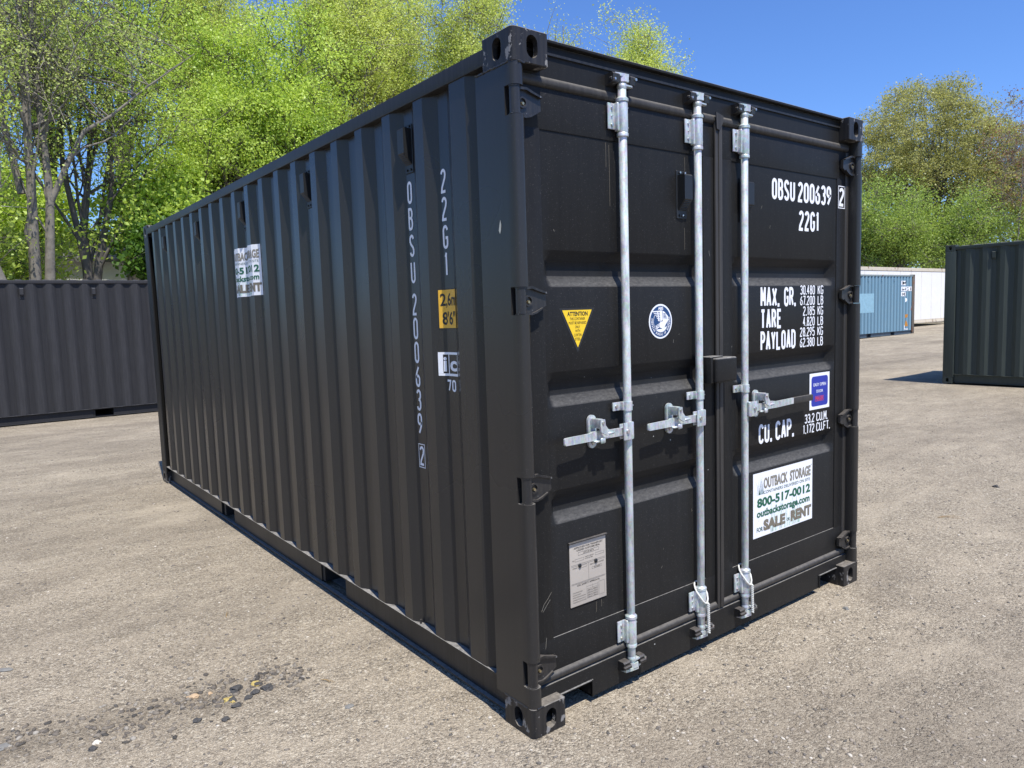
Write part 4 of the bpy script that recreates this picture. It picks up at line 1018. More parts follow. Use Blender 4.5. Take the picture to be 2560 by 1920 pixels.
# bare chip and bolt on the shelf
c = MB(); c.poly = None
chip = MB(); chip.add([(-0.0012, 0.110, 1.905), (-0.0012, 0.104, 1.928), (-0.0012, 0.099, 1.943), (-0.0012, 0.094, 1.925), (-0.0012, 0.097, 1.905), (-0.0012, 0.103, 1.892)], [(0, 1, 2, 3, 4, 5)]); chip.build('paint_chip', M['primer'], main)
MB().cyl((0.018, 0.845, 0.1755), (0.018, 0.845, 0.196), 0.005, n=8).build('stub_bolt', M['hinge'], main)

# white nylon ropes tied round the bottom of two rods: they hang from the rods
def rope(xc, label):
    root = MB(); pts = []
    for i in range(15):
        a = 2 * math.pi * i / 14; x = xc + 0.030 * math.cos(a); y = YR + 0.030 * math.sin(a)
        pts.append((x, y, 0.298 + 0.038 * (-math.sin(a)) * -1 if math.sin(a) > 0 else 0.298 - 0.052 * abs(math.sin(a)) ** 1.5))
    root.tube(pts, 0.0042, 8)
    kx, ky, kz = xc + 0.004, 0.000, 0.248
    for ph in (0, math.pi):
        q = []
        for i in range(46):
            t = i / 45; z = kz - t * 0.142; q.append((kx + 0.004 * t + 0.0038 * math.cos(ph + t * 46), ky - 0.004 + 0.0038 * math.sin(ph + t * 46), z))
        root.tube(q, 0.0042, 7)
    o = root.build('rope', M['rope'], None, 60); tag(o, label, 'rope', 'white ropes tied to the lock rods')
rope(1.041, 'white braided rope tied round the foot of the middle lock rod')
rope(1.384, 'white braided rope tied round the foot of the right lock rod')

# ------------------------------------------------------------------ background containers
def ground_z(x, y):
    a = min(max((x - 15.0) / 14.0, 0), 1) * 0.15 + min(max((x - 30) / 12.0, 0), 1) * 0.10
    b = min(max((y - 8.0) / 4.5, 0), 1) * min(max((9.0 - x) / 5.0, 0), 1) * -0.086
    return a + b
c2 = empty('shipping_container', (2.45, 13.40, -0.082), R(90))
tag(c2, 'charcoal grey container seen side-on at the left edge, in front of the trees', 'container')
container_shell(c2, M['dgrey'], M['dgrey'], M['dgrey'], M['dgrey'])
c3 = empty('shipping_container', (13.30, -2.178, 0.022))
tag(c3, 'dark green container with its side to the camera at the right edge', 'container')
container_shell(c3, M['dgreen'], M['dgreen'], M['dgreen'], M['dgreen'])
c4 = empty('shipping_container', (32.05, 12.50, 0.150), R(90))
tag(c4, 'faded light blue container with rusty brown corner post, in front of the white one', 'container')
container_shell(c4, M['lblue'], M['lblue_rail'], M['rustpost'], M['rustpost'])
for o in list(c4.children):
    if o.name.startswith('bottom_rail'): o.data.materials.clear(); o.data.materials.append(M['navyrail'])
def plain_front(root, mf, mp, mc):
    mb = MB(); mb.box(0.10, W - 0.10, 0.06, 0.10, 0.12, 2.50); mb.build('door', mf, root)
    mb = MB(); mb.rbox(0.10, W - 0.10, 0.03, 0.12, 2.47, 2.575, 0.004, 1); mb.build('header', mp, root)
    mb = MB(); mb.rbox(0.10, W - 0.10, 0.03, 0.12, 0.03, 0.15, 0.004, 1); mb.build('sill', mp, root)
    for ox, s in ((0, 1), (W, -1)):
        mb = MB(); x0, x1 = sorted((ox, ox + s * 0.11)); mb.rbox(x0, x1, 0.0, 0.226, 0.118, H - 0.118, 0.012, 2); mb.build('corner_post', mp, root, 40)
plain_front(c2, M['dgrey'], M['dgrey'], None); plain_front(c3, M['dgreen'], M['dgreen'], None); plain_front(c4, M['lblue_rail'], M['rustpost'], None)
# flush casting on the visible blind end of the green one is already there; its post there is flat
mb = MB(); mb.rbox(-0.002, 0.09, 5.872, 6.052, 0.120, H - 0.120, 0.010, 2); mb.build('corner_post', M['dgreen'], c3, 40)
# markings of the blue container
cutsb = sorted([-y for y, x in PROF if 0.3 < y < 5.9])
def blue_map(u, v, layer):
    y = -u
    return (surf(y) - 0.004 - 0.003 * layer, y, v)
def bluemarks(F):
    F.rect('patchblue', -6.0 + 0.2, -3.62, 0.98, 1.75, 0)
FB = Flat(blue_map, cutsb)
FB.rect('patchblue', -5.60, -3.60, 1.02, 1.80, 0)
for z, n in ((2.13, 2), (1.88, 4), (1.66, 2)): FB.rect('white', -1.27, -1.27 + n * 0.245, z, z + 0.19, 0)
FB.text('ink', 'IM', -1.20, -0.85, 2.15, 2.30, 1, bold=.02); FB.text('ink', '6421', -1.22, -0.36, 1.90, 2.04, 1, bold=.02); FB.text('ink', '00', -1.20, -0.85, 1.68, 1.82, 1, bold=.02)
FB.poly('white', [(-.83, 1.60), (-.72, 1.56), (-.70, 1.48), (-.76, 1.40), (-.84, 1.42)], 0)
FB.poly('orange_v', [(-.92, .86), (-.62, .88), (-.66, .74), (-.86, .72)], 0); FB.poly('orange_v', [(-.88, .34), (-.74, .62), (-.60, .36)], 0)
FB.poly('rustred', [(-.36, 1.05), (-.28, 1.24), (-.20, 1.22), (-.22, 1.02)], 0)
FB.rect('white', -.95, -.90, .22, .40, 0); FB.text('white', 'max', -.82, -.52, .20, .26, 0, bold=.03)
for k, mb in FB.parts.items():
    o = mb.build('marking', M[k], c4)
# white reefer behind it
cw = empty('refrigerated_container', (43.2, 15.30, 0.30), R(90))
tag(cw, 'long chalky white smooth-sided container with rust stained top rail behind the blue one', 'container')
RL, RH = 12.19, 3.02
mb = MB(); mb.box(0.02, W - 0.02, 0.15, RL - 0.15, 0.30, RH - 0.20)
mb.build('side_wall', M['reefer'], cw)
x = 0.2; mb = MB()
while x < RL - 0.3: mb.rbox(0.013, 0.024, x, x + 0.012, 0.30, RH - 0.2, 0.002, 1); x += 1.22
pieces(mb, 'panel_seam', M['reefer_rail'], cw)
mb = MB(); mb.rbox(0, W, 0.05, RL - 0.05, RH - 0.19, RH - 0.02, 0.01, 1); mb.build('top_rail', M['reefer_rail'], cw)
mb = MB(); mb.rbox(-0.005, 0.08, 0.05, RL - 0.05, 0.11, 0.20, 0.01, 1); mb.box(0.02, 0.03, 0.1, RL - .1, .2, .30); mb.build('bottom_rail', M['reefer_rail'], cw)
mb = MB()
for yy in (0.0, RL - 0.16):
    for xx in (0, W - 0.16): mb.rbox(xx, xx + 0.16, yy, yy + 0.16, 0.0, RH, 0.01, 1)
pieces(mb, 'corner_post', M['rustpost'], cw)
FW = Flat(lambda u, v, l: (0.0185 - 0.003 * l, -u, v))
FW.text('ghost', 'S', -2.65, -1.95, 1.15, 2.0, 0, bold=.03); FW.text('ghost', 'A', -1.75, -1.05, 1.15, 2.0, 0, bold=.03); FW.text('ghost', 'E', -3.9, -3.3, 1.15, 2.0, 0, bold=.03)
FW.parts['ghost'].build('faded_lettering', M['ghost'], cw)
FW = Flat(lambda u, v, l: (0.0185 - 0.003 * l, -u, v))
for i in range(7): FW.line('rustred', [(-10.6 + i * .80 + 0.20 * math.cos(R(a)), 2.40 + 0.20 * math.sin(R(a))) for a in np.linspace(200, -20, 12)], 0.05, 0)
FW.parts['rustred'].build('faded_lettering', M['rustred'], cw)

# ------------------------------------------------------------------ ground
def make_ground():
    def axis(c, lo, hi):
        a = [c]; st = 0.5; x = c
        while x < hi: x += st; st *= 1.09 if x > c + 14 else 1.0; a.append(x)
        st = 0.5; x = c; b = []
        while x > lo: x -= st; st *= 1.09 if x < c - 8 else 1.0; b.append(x)
        return b[::-1] + a
    xs = axis(0, -250, 600); ys = axis(0, -250, 600)
    nx = len(xs)
    vs = []
    for y in ys:
        for x in xs:
            vs.append((x, y, ground_z(x, y)))
    fs = [(j * nx + i, j * nx + i + 1, (j + 1) * nx + i + 1, (j + 1) * nx + i) for j in range(len(ys) - 1) for i in range(nx - 1)]
    mb = MB(); mb.v = vs; mb.f = fs; mb.mi = [0] * len(fs)
    o = mb.build('ground', M['ground'], None, True); o['kind'] = 'structure'
make_ground()

# loose crushed stone: one uncountable scatter
def stone_proto(seed, sub=1):
    bm = bmesh.new(); bmesh.ops.create_icosphere(bm, subdivisions=sub, radius=1.0); r = random.Random(seed)
    for v in bm.verts: v.co *= r.uniform(0.72, 1.15)
    for v in bm.verts: v.co.z *= 0.62
    vs = np.array([v.co[:] for v in bm.verts]); fs = np.array([[l.vert.index for l in f.loops] for f in bm.faces]); bm.free()
    return vs, fs
def scatter(name, n, sampler, smin, smax, mat, seed, power=2.2, sink=0.35):
    rg = np.random.default_rng(seed)
    protos = [stone_proto(seed + k) for k in range(6)]
    V, Fc = [], []; off = 0
    pts = sampler(rg, n)
    for (x, y) in pts:
        if -0.03 < x < W + 0.05 and -0.03 < y < LEN + .05: continue
        s = smin + (smax - smin) * rg.random() ** power
        vs, fs = protos[rg.integers(6)]
        a = rg.random() * 6.283; ca, sa = math.cos(a), math.sin(a); q = rg.uniform(0.65, 1.3)
        X = vs[:, 0] * s * q; Y = vs[:, 1] * s / q; Z = vs[:, 2] * s * rg.uniform(0.6, 1.1)
        V.append(np.stack([x + X * ca - Y * sa, y + X * sa + Y * ca, ground_z(x, y) + Z + s * 0.62 * (0.5 - sink)], 1)); Fc.append(fs + off); off += len(vs)
    V = np.concatenate(V); Fc = np.concatenate(Fc)
    me = bpy.data.meshes.new(name); me.vertices.add(len(V)); me.vertices.foreach_set('co', V.ravel())
    me.loops.add(Fc.size); me.loops.foreach_set('vertex_index', Fc.ravel().astype(np.int32)); me.polygons.add(len(Fc))
    me.polygons.foreach_set('loop_start', np.arange(0, Fc.size, 3, dtype=np.int32)); me.update(calc_edges=True)
    me.materials.append(mat); o = bpy.data.objects.new(name, me); COL.objects.link(o); return o
def near_sampler(rg, n):
    out = []
    while len(out) < n:
        d = 1.2 + 13.0 * rg.random() ** 1.35; a = R(rg.uniform(-48, 48))
        fx, fy = 0.609, 0.793; rx, ry = 0.793, -0.609
        x = CAM.x + d * (fx * math.cos(a) + rx * math.sin(a)); y = CAM.y + d * (fy * math.cos(a) + ry * math.sin(a))
        if noise.noise(Vector((x * 0.9, y * 1.4, 3.0))) + rg.random() * 0.9 < 0.12: continue
        out.append((x, y))
    return out
g = scatter('gravel', 46000, near_sampler, 0.0016, 0.0110, M['pebble'], 21, 3.4); 
def rut_sampler(rg, n):
    out = []
    while len(out) < n:
        x = rg.uniform(-2.3, -0.42); y = 1.02 - 0.16 * x + rg.normal(0, 0.10) + 0.05 * math.sin(x * 7)
        if rg.random() < 0.5 or noise.noise(Vector((x * 4, y * 4, 1))) > 0: out.append((x, y))
    return out
g2 = scatter('rut_gravel', 1500, rut_sampler, 0.003, 0.016, M['pebble_dark'], 33, 3.0); tag(g2, 'darker coarse grit thrown up along the rut, lower left', 'gravel', kind='stuff')
tag(g, 'loose crushed stone grit strewn over the yard', 'gravel', kind='stuff')

# individual stones that can be told apart
def rock(name, x, y, s, mat, label, cat, group=None, flat=0.6, seed=0, elong=1.0, rz=0.0, top=None):
    r = random.Random(seed); bm = bmesh.new(); bmesh.ops.create_icosphere(bm, subdivisions=3, radius=1.0)
    for v in bm.verts:
        n = noise.noise(v.co * 1.3 + Vector((seed * 3.1, 0, 0))) * 0.45 + noise.noise(v.co * 3.6 + Vector((seed, 7, 0))) * 0.16 + noise.noise(v.co * 9 + Vector((seed, 7, 0))) * 0.05
        v.co = v.co * (1 + n); v.co.z = max(v.co.z, -0.7)
        v.co = Vector((v.co.x * elong, v.co.y / elong, v.co.z * flat)) * s
    mb = MB(); mb.bm(bm); 
    if top:
        mb.mi = []
        for f in bm.faces: mb.mi.append(1 if (f.normal.z > -0.15 and noise.noise(f.calc_center_median() * 60) > -0.3) else 0)
    bm.free()
    o = mb.build(name, [mat, top] if top else mat, None, 35); o.location = (x, y, ground_z(x, y) + s * flat * 0.25); o.rotation_euler = (0, 0, rz)
    tag(o, label, cat, group); return o
RK = 'broken asphalt lumps in the rut left of the container'
rock('asphalt_chunk', -0.797, 1.068, 0.023, M['asphalt'], 'asphalt lump coated in yellow paint, front one of the two yellow pieces', 'stone', RK, seed=1, elong=1.2, top=M['yellow_paint'], rz=-.5)
rock('asphalt_chunk', -0.664, 1.132, 0.021, M['asphalt'], 'asphalt lump topped with yellow paint, farther of the two yellow pieces', 'stone', RK, seed=2, elong=1.2, top=M['yellow_paint'], rz=-.6)
rock('asphalt_chunk', -0.748, 1.150, 0.026, M['asphalt'], 'rounded black asphalt lump behind the front yellow piece', 'stone', RK, seed=3, elong=1.15, rz=.6)
rock('asphalt_chunk', -0.638, 1.066, 0.024, M['asphalt'], 'black asphalt lump at the right end of the rubble, beside the far yellow piece', 'stone', RK, seed=4, elong=1.2, rz=-.4)
rock('asphalt_chunk', -0.692, 1.066, 0.018, M['asphalt'], 'small dark lump just in front of the far yellow piece', 'stone', RK, seed=5)
rock('asphalt_chunk', -0.730, 1.040, 0.015, M['asphalt'], 'small dark lump between the two yellow pieces', 'stone', RK, seed=6, elong=1.3)
rock('asphalt_chunk', -0.790, 1.008, 0.017, M['asphalt'], 'dark lump in front of the front yellow piece', 'stone', RK, seed=7, elong=1.2)
rock('asphalt_chunk', -0.858, 0.930, 0.015, M['asphalt'], 'lone dark lump nearest the camera below the yellow pieces', 'stone', RK, seed=8)
rock('asphalt_chunk', -0.948, 1.000, 0.016, M['asphalt'], 'dark lump left of and below the yellow pieces', 'stone', RK, seed=9)
rock('stone', -0.914, 1.207, 0.019, M['tan_stone'], 'pale cream stone left of the yellow painted asphalt', 'stone', 'single stones on the gravel', seed=10, elong=1.3, rz=-.4)
rock('stone', -0.848, 1.190, 0.011, M['tan_stone'], 'small orange tan stone between cream stone and yellow asphalt', 'stone', 'single stones on the gravel', seed=11)
rock('stone', -1.294, 1.095, 0.014, M['white_stone'], 'whitish stone at the lower left of the yard', 'stone', 'single stones on the gravel', seed=12)
rock('stone', -1.312, 1.060, 0.015, M['asphalt'], 'dark stone touching the whitish stone at lower left', 'stone', 'single stones on the gravel', seed=13)
rock('stone', -1.541, 2.079, 0.026, M['slate'], 'flat grey stone cut by the left edge, the farther one', 'stone', 'single stones on the gravel', flat=0.25, seed=14, elong=1.3, rz=-.5)
rock('stone', -1.590, 1.308, 0.026, M['slate'], 'flat pale grey stone cut by the left edge, the nearer one', 'stone', 'single stones on the gravel', flat=0.25, seed=15, elong=1.2, rz=.3)
rock('stone', -0.428, 0.690, 0.018, M['slate'], 'blue grey stone between the rubble and the container', 'stone', 'single stones on the gravel', flat=.35, seed=16)
rock('stone', 1.997, -0.157, 0.016, M['slate'], 'dark rounded stone in front of the right door', 'stone', 'single stones on the gravel', seed=17)
rock('stone', 5.316, 0.271, 0.024, M['asphalt'], 'black stone on the open yard at right', 'stone', 'single stones on the gravel', seed=18)
def twig(x, y, L, a, label):
    mb = MB(); r = random.Random(int(x * 1000))
    for k in range(3):
        aa = a + r.uniform(-.35, .35); l = L * r.uniform(.6, 1.0)
        p = [(x + math.cos(aa) * l * t, y + math.sin(aa) * l * t, 0.003 + 0.006 * math.sin(t * 3.1)) for t in (0, .33, .66, 1)]
        mb.tube(p, [0.0015, .0013, .001, .0006], 5)
    tag(mb.build('twig', M['straw'], None), label, 'twig', 'dry twigs on the gravel')
twig(-0.55, 1.98, 0.12, 1.0, 'dry straw sprig lying left of the middle of the side wall')
twig(-0.43, 0.98, 0.08, -0.9, 'brown twig near the rubble, towards the container')
twig(4.05, 0.22, 0.16, -0.7, 'thin rusty twig on the open yard right of the container')

# ------------------------------------------------------------------ trees
def build_arrays(name, V, Fc, nv, mat):
    me = bpy.data.meshes.new(name); me.vertices.add(len(V)); me.vertices.foreach_set('co', np.ascontiguousarray(V, dtype=np.float32).ravel())
    me.loops.add(Fc.size); me.loops.foreach_set('vertex_index', Fc.ravel().astype(np.int32)); me.polygons.add(len(Fc))
    me.polygons.foreach_set('loop_start', np.arange(0, Fc.size, nv, dtype=np.int32)); me.update(calc_edges=True); me.materials.append(mat)
    o = bpy.data.objects.new(name, me); COL.objects.link(o); return o
def leaves(points, size, per, spread, rg, droop=0.0):
    """leaf-sized folded quads around twig points"""
    n = len(points) * per
    c = np.repeat(points, per, 0) + rg.normal(0, 1, (n, 3)) * np.array(spread)
    s = size * rg.uniform(0.55, 1.35, n)[:, None]
    a = rg.normal(0, 1, (n, 3)); a[:, 2] -= droop; a /= np.linalg.norm(a, axis=1)[:, None]
    b = rg.normal(0, 1, (n, 3)); b -= a * (a * b).sum(1)[:, None]; b /= np.linalg.norm(b, axis=1)[:, None]
    V = np.stack([c, c + a * s * 0.5 + b * s * 0.33, c + a * s, c + a * s * 0.5 - b * s * 0.33], 1).reshape(-1, 3)
    F_ = np.arange(n * 4).reshape(-1, 4)
    return V, F_
class Tree:
    def __init__(s, seed): s.r = random.Random(seed); s.rg = np.random.default_rng(seed); s.V = []; s.F = []; s.off = 0; s.tips = []; s.tw = []
    def seg(s, pts, rads, n):
        pts = np.array(pts); k = len(pts)
        d = np.gradient(pts, axis=0); d /= (np.linalg.norm(d, axis=1)[:, None] + 1e-9)
        up = np.array([0.31, 0.17, 0.93]) if abs(d[0, 2]) < 0.9 else np.array([1.0, 0.2, 0.1])
        a = np.cross(d, up); a /= (np.linalg.norm(a, axis=1)[:, None] + 1e-9); b = np.cross(d, a)
        t = np.arange(n) * 2 * math.pi / n
        ring = pts[:, None, :] + (a[:, None, :] * np.cos(t)[None, :, None] + b[:, None, :] * np.sin(t)[None, :, None]) * np.array(rads)[:, None, None]
        s.V.append(ring.reshape(-1, 3))
        i, j = np.meshgrid(np.arange(k - 1), np.arange(n), indexing='ij'); i = i.ravel(); j = j.ravel()
        s.F.append(np.stack([i * n + j, i * n + (j + 1) % n, (i + 1) * n + (j + 1) % n, (i + 1) * n + j], 1) + s.off); s.off += k * n
    def grow(s, p, d, L, r, lvl, P):
        """recursive limb; P: dict of parameters"""
        R_ = s.r; k = 5 if lvl < 2 else 4 if lvl < 3 else 3
        pts = [p]; dd = Vector(d).normalized(); q = Vector(p)
        for i in range(k - 1):
            dd = (dd + Vector((R_.gauss(0, 1), R_.gauss(0, 1), R_.gauss(0, 1))) * P['wander'] + Vector((0, 0, P['lift'] if lvl < 3 else P['lift'] * 0.4))).normalized()
            q = q + dd * (L / (k - 1)); pts.append(tuple(q))
        rads = [r * (1 - (1 - P['taper']) * i / (k - 1)) for i in range(k)]
        s.seg(pts, rads, 7 if lvl == 0 else 5 if lvl == 1 else 4 if lvl == 2 else 3)
        if lvl >= P['levels']:
            s.tips.append(pts[-1]); s.tips.append(tuple((Vector(pts[-1]) + Vector(pts[-2])) / 2)); s.tips.append(pts[1]); return
        nb = P['kids'][min(lvl, len(P['kids']) - 1)]
        for i in range(nb):
            t = R_.uniform(P['t0'], 1.0) if i else 1.0
            f = t * (k - 1); j = min(int(f), k - 2); base = Vector(pts[j]).lerp(Vector(pts[j + 1]), f - j)
            dirn = (Vector(pts[j + 1]) - Vector(pts[j])).normalized()
            ax = Vector((R_.gauss(0, 1), R_.gauss(0, 1), R_.gauss(0, 1))); ax = (ax - dirn * ax.dot(dirn)).normalized()
            ang = R(P['ang'] * R_.uniform(0.5, 1.3)) * (0.35 if i == 0 else 1.0)
            nd = dirn * math.cos(ang) + ax * math.sin(ang)
            s.grow(tuple(base), nd, L * P['len'] * R_.uniform(0.7, 1.15), r * (P['taper'] if i == 0 else P['taper'] * 0.72), lvl + 1, P)
CNT = [0]
def bez(p0, p1, p2, n): return [p0 * (1 - t) ** 2 + p1 * 2 * t * (1 - t) + p2 * t * t for t in np.linspace(0, 1, n)]
def crown_tree(name, loc, trunk, crown, seed, leafmat, barkmat, label, group=None, ntar=90, tr=0.2, twigs=6, twl=1.0, per=4, lsize=0.13, spread=0.2, shell=0.45, lump=0.35, cat='tree', parts=('trunk', 'crown'), leaders=(), droop=0.2, bare=0.0, low=-0.75):
    """trunk: height of the first limbs, height of the top leader; crown: (cx, cy, cz, rx, ry, rz) of an uneven ellipsoid that the limbs fan out to"""
    T = Tree(seed); R_ = T.r; rg = T.rg
    h0, h1 = trunk; cx, cy, cz, rx, ry, rz = crown
    tp = [Vector((0, 0, -0.3)), Vector((cx * .1 + R_.gauss(0, .08), cy * .1, h0)), Vector((cx * .5 + R_.gauss(0, .2), cy * .5 + R_.gauss(0, .2), (h0 + h1) / 2)), Vector((cx * .9, cy * .9, h1))]
    tpts = [tp[0].lerp(tp[1], .5)] if 0 else []
    tpts = [tp[0]] + [tp[0].lerp(tp[1], .5) + Vector((R_.gauss(0, .05), R_.gauss(0, .05), 0)), tp[1], tp[1].lerp(tp[2], .5) + Vector((R_.gauss(0, .08), R_.gauss(0, .08), 0)), tp[2], tp[2].lerp(tp[3], .5), tp[3]]
    trad = [tr * q for q in (1.15, 0.95, 0.85, 0.62, 0.45, 0.28, 0.12)]
    T.seg([tuple(p) for p in tpts], trad, 9)
    for pts, r0, r1 in leaders:
        pts = [Vector(p) for p in pts]; n = len(pts); T.seg([tuple(p) for p in pts], [r0 + (r1 - r0) * i / (n - 1) for i in range(n)], 8)
    tips = []; limbs = []
    for k in range(ntar):
        while True:
            d = Vector((R_.gauss(0, 1), R_.gauss(0, 1), R_.gauss(0, 1))).normalized()
            if d.z > low: break
        q = R_.random() ** shell * (1 - lump * 0.5 + lump * noise.noise(d * 1.7 + Vector((seed * 1.7, 0, 0))) * 1.6)
        tgt = Vector((cx + d.x * rx * q, cy + d.y * ry * q, cz + d.z * rz * q))
        if tgt.z < 1.0: tgt.z = 1.0 + R_.random()
        src = None
        if leaders and R_.random() < 0.6:
            pts = leaders[R_.randrange(len(leaders))][0]; f = R_.uniform(0.25, 1) * (len(pts) - 1); j = min(int(f), len(pts) - 2); src = Vector(pts[j]).lerp(Vector(pts[j + 1]), f - j); q_ = R_.random() * 0; r0 = min(tr * 0.22, 0.030 * (1.15 - f / (len(pts) - 1)) + 0.008)
            if (tgt - src).length > max(rx, rz) * 0.9: src = None
        if src is None:
            if limbs and R_.random() < 0.72:      # fork off an earlier limb that passes near
                best = min(R_.sample(limbs, min(14, len(limbs))), key=lambda L_: (L_[0] - tgt).length if L_[0].z < tgt.z + .6 else 99)
                if (best[0] - tgt).length < max(rx, rz) * 0.8: src, r0 = best[0], best[1]
            if src is None:
                hh = min(max(h0 + (h1 - h0) * R_.random() ** 1.5, h0), max(h0, tgt.z - 0.5)); f = 0
                for i in range(2, 6):
                    if tpts[i].z <= hh <= tpts[i + 1].z: f = (hh - tpts[i].z) / (tpts[i + 1].z - tpts[i].z + 1e-6); src = tpts[i].lerp(tpts[i + 1], f); r0 = (trad[i] * (1 - f) + trad[i + 1] * f) * 0.5; break
                if src is None: src = tpts[2].copy(); r0 = trad[2] * 0.5
        mid = src.lerp(tgt, 0.5) + Vector((R_.gauss(0, .12), R_.gauss(0, .12), R_.uniform(0.0, .22))) * (tgt - src).length * 0.6
        bp = bez(np.array(src), np.array(mid), np.array(tgt), 7)
        bp = [tuple(p + (rg.normal(0, .05, 3) if 0 < i < 6 else 0)) for i, p in enumerate(bp)]
        r0 = min(r0, 0.035 + 0.014 * (tgt - src).length)
        T.seg(bp, [r0 + (0.009 - r0) * (i / 6) ** 0.8 for i in range(7)], 5)
        for i in (2, 3, 4): limbs.append((Vector(bp[i]), (r0 + (0.012 - r0) * i / 6) * 0.8))
        for _ in range(twigs):
            i = R_.choice((3, 4, 5, 6)); b0 = Vector(bp[i]); dd = (Vector(bp[i]) - Vector(bp[i - 1])).normalized() * 0.7 + Vector((R_.gauss(0, .7), R_.gauss(0, .7), R_.gauss(0.15, .5)))
            L_ = twl * R_.uniform(0.5, 1.2); dd.normalize(); e1 = b0 + dd * L_ * .5 + Vector((R_.gauss(0, .06), R_.gauss(0, .06), R_.gauss(0, .06))); e2 = b0 + dd * L_ + Vector((R_.gauss(0, .12), R_.gauss(0, .12), R_.gauss(0, .12)))
            T.seg([tuple(b0), tuple(e1), tuple(e2)], [0.013, .009, .004], 3)
            if R_.random() >= bare: tips += [tuple(e2), tuple(e1), tuple(e1.lerp(e2, .5)), tuple(e1.lerp(e2, .8))]
    V = np.concatenate(T.V); F_ = np.concatenate(T.F)
    root = empty(name, loc); tag(root, label, cat, group)
    o = build_arrays(parts[0], V, F_, 4, barkmat); o.parent = root
    LV, LF = leaves(np.array(tips), lsize, per, (spread, spread, spread * .8), rg, droop)
    o = build_arrays(parts[1], LV, LF, 4, leafmat); o.parent = root
    CNT[0] += len(LF) * 2 + len(F_) * 2
    return root
def copy_tree(src, loc, sc, rz, label, group=None):
    c = src.copy(); COL.objects.link(c); c.location = loc; c.scale = (sc, sc, sc) if not isinstance(sc, tuple) else sc; c.rotation_euler = (0, 0, rz); c['label'] = label
    if group: c['group'] = group
    for ch in src.children:
        d = ch.copy(); COL.objects.link(d); d.parent = c
    return c
GL = 'trees behind the charcoal container'
def gz(x, y): return (x, y, ground_z(x, y) - 0.05)
L2 = [((0.30, 0, -0.2), (0.32, 0, 1.8), (0.42, -0.1, 3.4), (0.56, -0.1, 5.2), (0.50, 0, 8.0), (0.55, 0.1, 10.5), (0.5, .1, 13.5)), 0.16, 0.04]
L3 = [((0.56, -0.1, 5.0), (0.95, -0.2, 5.9), (1.45, -0.2, 6.9), (2.1, -0.3, 7.35), (3.0, -0.4, 8.2), (4.3, -0.5, 9.3)), 0.085, 0.010]
L4 = [((0.50, 0, 8.0), (0.2, 0, 9.2), (-0.6, .2, 11.0)), 0.06, 0.02]
L5 = [((-0.05, 0, 5.2), (-.35, .1, 7.5), (-.9, .3, 10.0), (-1.0, .2, 13)), 0.09, 0.03]
tA = crown_tree('maple_tree', gz(0.15, 20.5), (3.0, 13.0), (0.4, 0, 8.8, 3.6, 2.6, 5.4), 31, M['leaf_pale'], M['bark'], 'grey double-trunked tree with a long limb reaching right, behind the charcoal container', GL, ntar=95, tr=0.17, twigs=7, twl=1.1, per=10, lsize=0.065, spread=0.17, leaders=(L2, L3, L4, L5), bare=0.35, shell=0.6)
tB = crown_tree('leaning_tree', gz(-1.15, 18.4), (2.5, 9), (-0.6, 0.5, 6.6, 2.4, 2.4, 4.4), 32, M['leaf_mid'], M['bark'], 'thick leaning trunk cut by the left edge of the photo', GL, ntar=60, tr=0.10, twigs=6, per=7, lsize=0.075, leaders=([((0.98, 0, -0.2), (0.80, 0, 1.8), (0.42, 0.1, 3.2), (0.0, 0.2, 5.2), (-0.5, 0.3, 8.0)), 0.23, 0.07],), bare=0.2)
tC = crown_tree('forked_tree', gz(1.62, 21.6), (2.8, 9.5), (0.7, .3, 8.2, 2.8, 2.4, 3.6), 33, M['leaf_bright'], M['bark_dark'], 'dark forked trunk between the double-trunked tree and the black container', GL, ntar=65, tr=0.17, twigs=7, per=7, lsize=0.08, spread=0.24, leaders=([((0.05, 0, 2.4), (-.15, .1, 4.2), (-.4, .2, 6.2), (-.3, .3, 9.0)), 0.12, 0.04], [((0.02, 0, 2.2), (0.30, 0, 3.8), (0.75, .1, 5.6), (0.9, .2, 8.5)), 0.14, 0.05]), bare=0.15)
tD = crown_tree('maple_tree', gz(3.6, 25.6), (5.0, 17.0), (0.2, 0, 11.8, 3.4, 3.2, 6.4), 34, M['leaf_bright'], M['bark_dark'], 'tall tree with dark straight trunk above the fork of the double-trunked tree', GL, ntar=100, tr=0.24, twigs=7, per=9, lsize=0.085, spread=0.20, bare=0.25, shell=0.5)
tE = crown_tree('maple_tree', gz(6.0, 22.8), (2.2, 10.5), (0.3, 0, 7.8, 3.3, 3.0, 4.3), 35, M['leaf_bright'], M['bark_dark'], 'dense bright green maple rising just beyond the far end of the black container', GL, ntar=120, tr=0.22, twigs=8, per=15, lsize=0.085, spread=0.17, shell=0.5, lump=.6)
tF = crown_tree('maple_tree', gz(10.4, 24.0), (4.0, 18.0), (0.2, 0, 12.0, 3.7, 3.2, 7.6), 36, M['leaf_yellow'], M['bark'], 'tall yellow green tree above the middle of the container roof line', GL, ntar=150, tr=0.26, twigs=8, per=15, lsize=0.075, spread=0.17, shell=0.55, lump=.55)
tG = crown_tree('maple_tree', gz(14.2, 20.6), (4.5, 14.5), (0.0, 0, 10.4, 2.6, 2.4, 5.2), 37, M['leaf_yellow'], M['bark'], 'yellow green tree directly behind the upper near corner casting', GL, ntar=140, tr=0.24, twigs=8, per=15, lsize=0.07, spread=0.17, shell=0.55, lump=.5)
copy_tree(tD, gz(-2.6, 25.5), 1.0, 2.1, 'tall tree at the far upper left behind the leaning trunk', GL)
copy_tree(tD, gz(1.6, 29.5), 1.0, 4.4, 'light green tree far back between the double trunk and the dark straight trunk', GL)
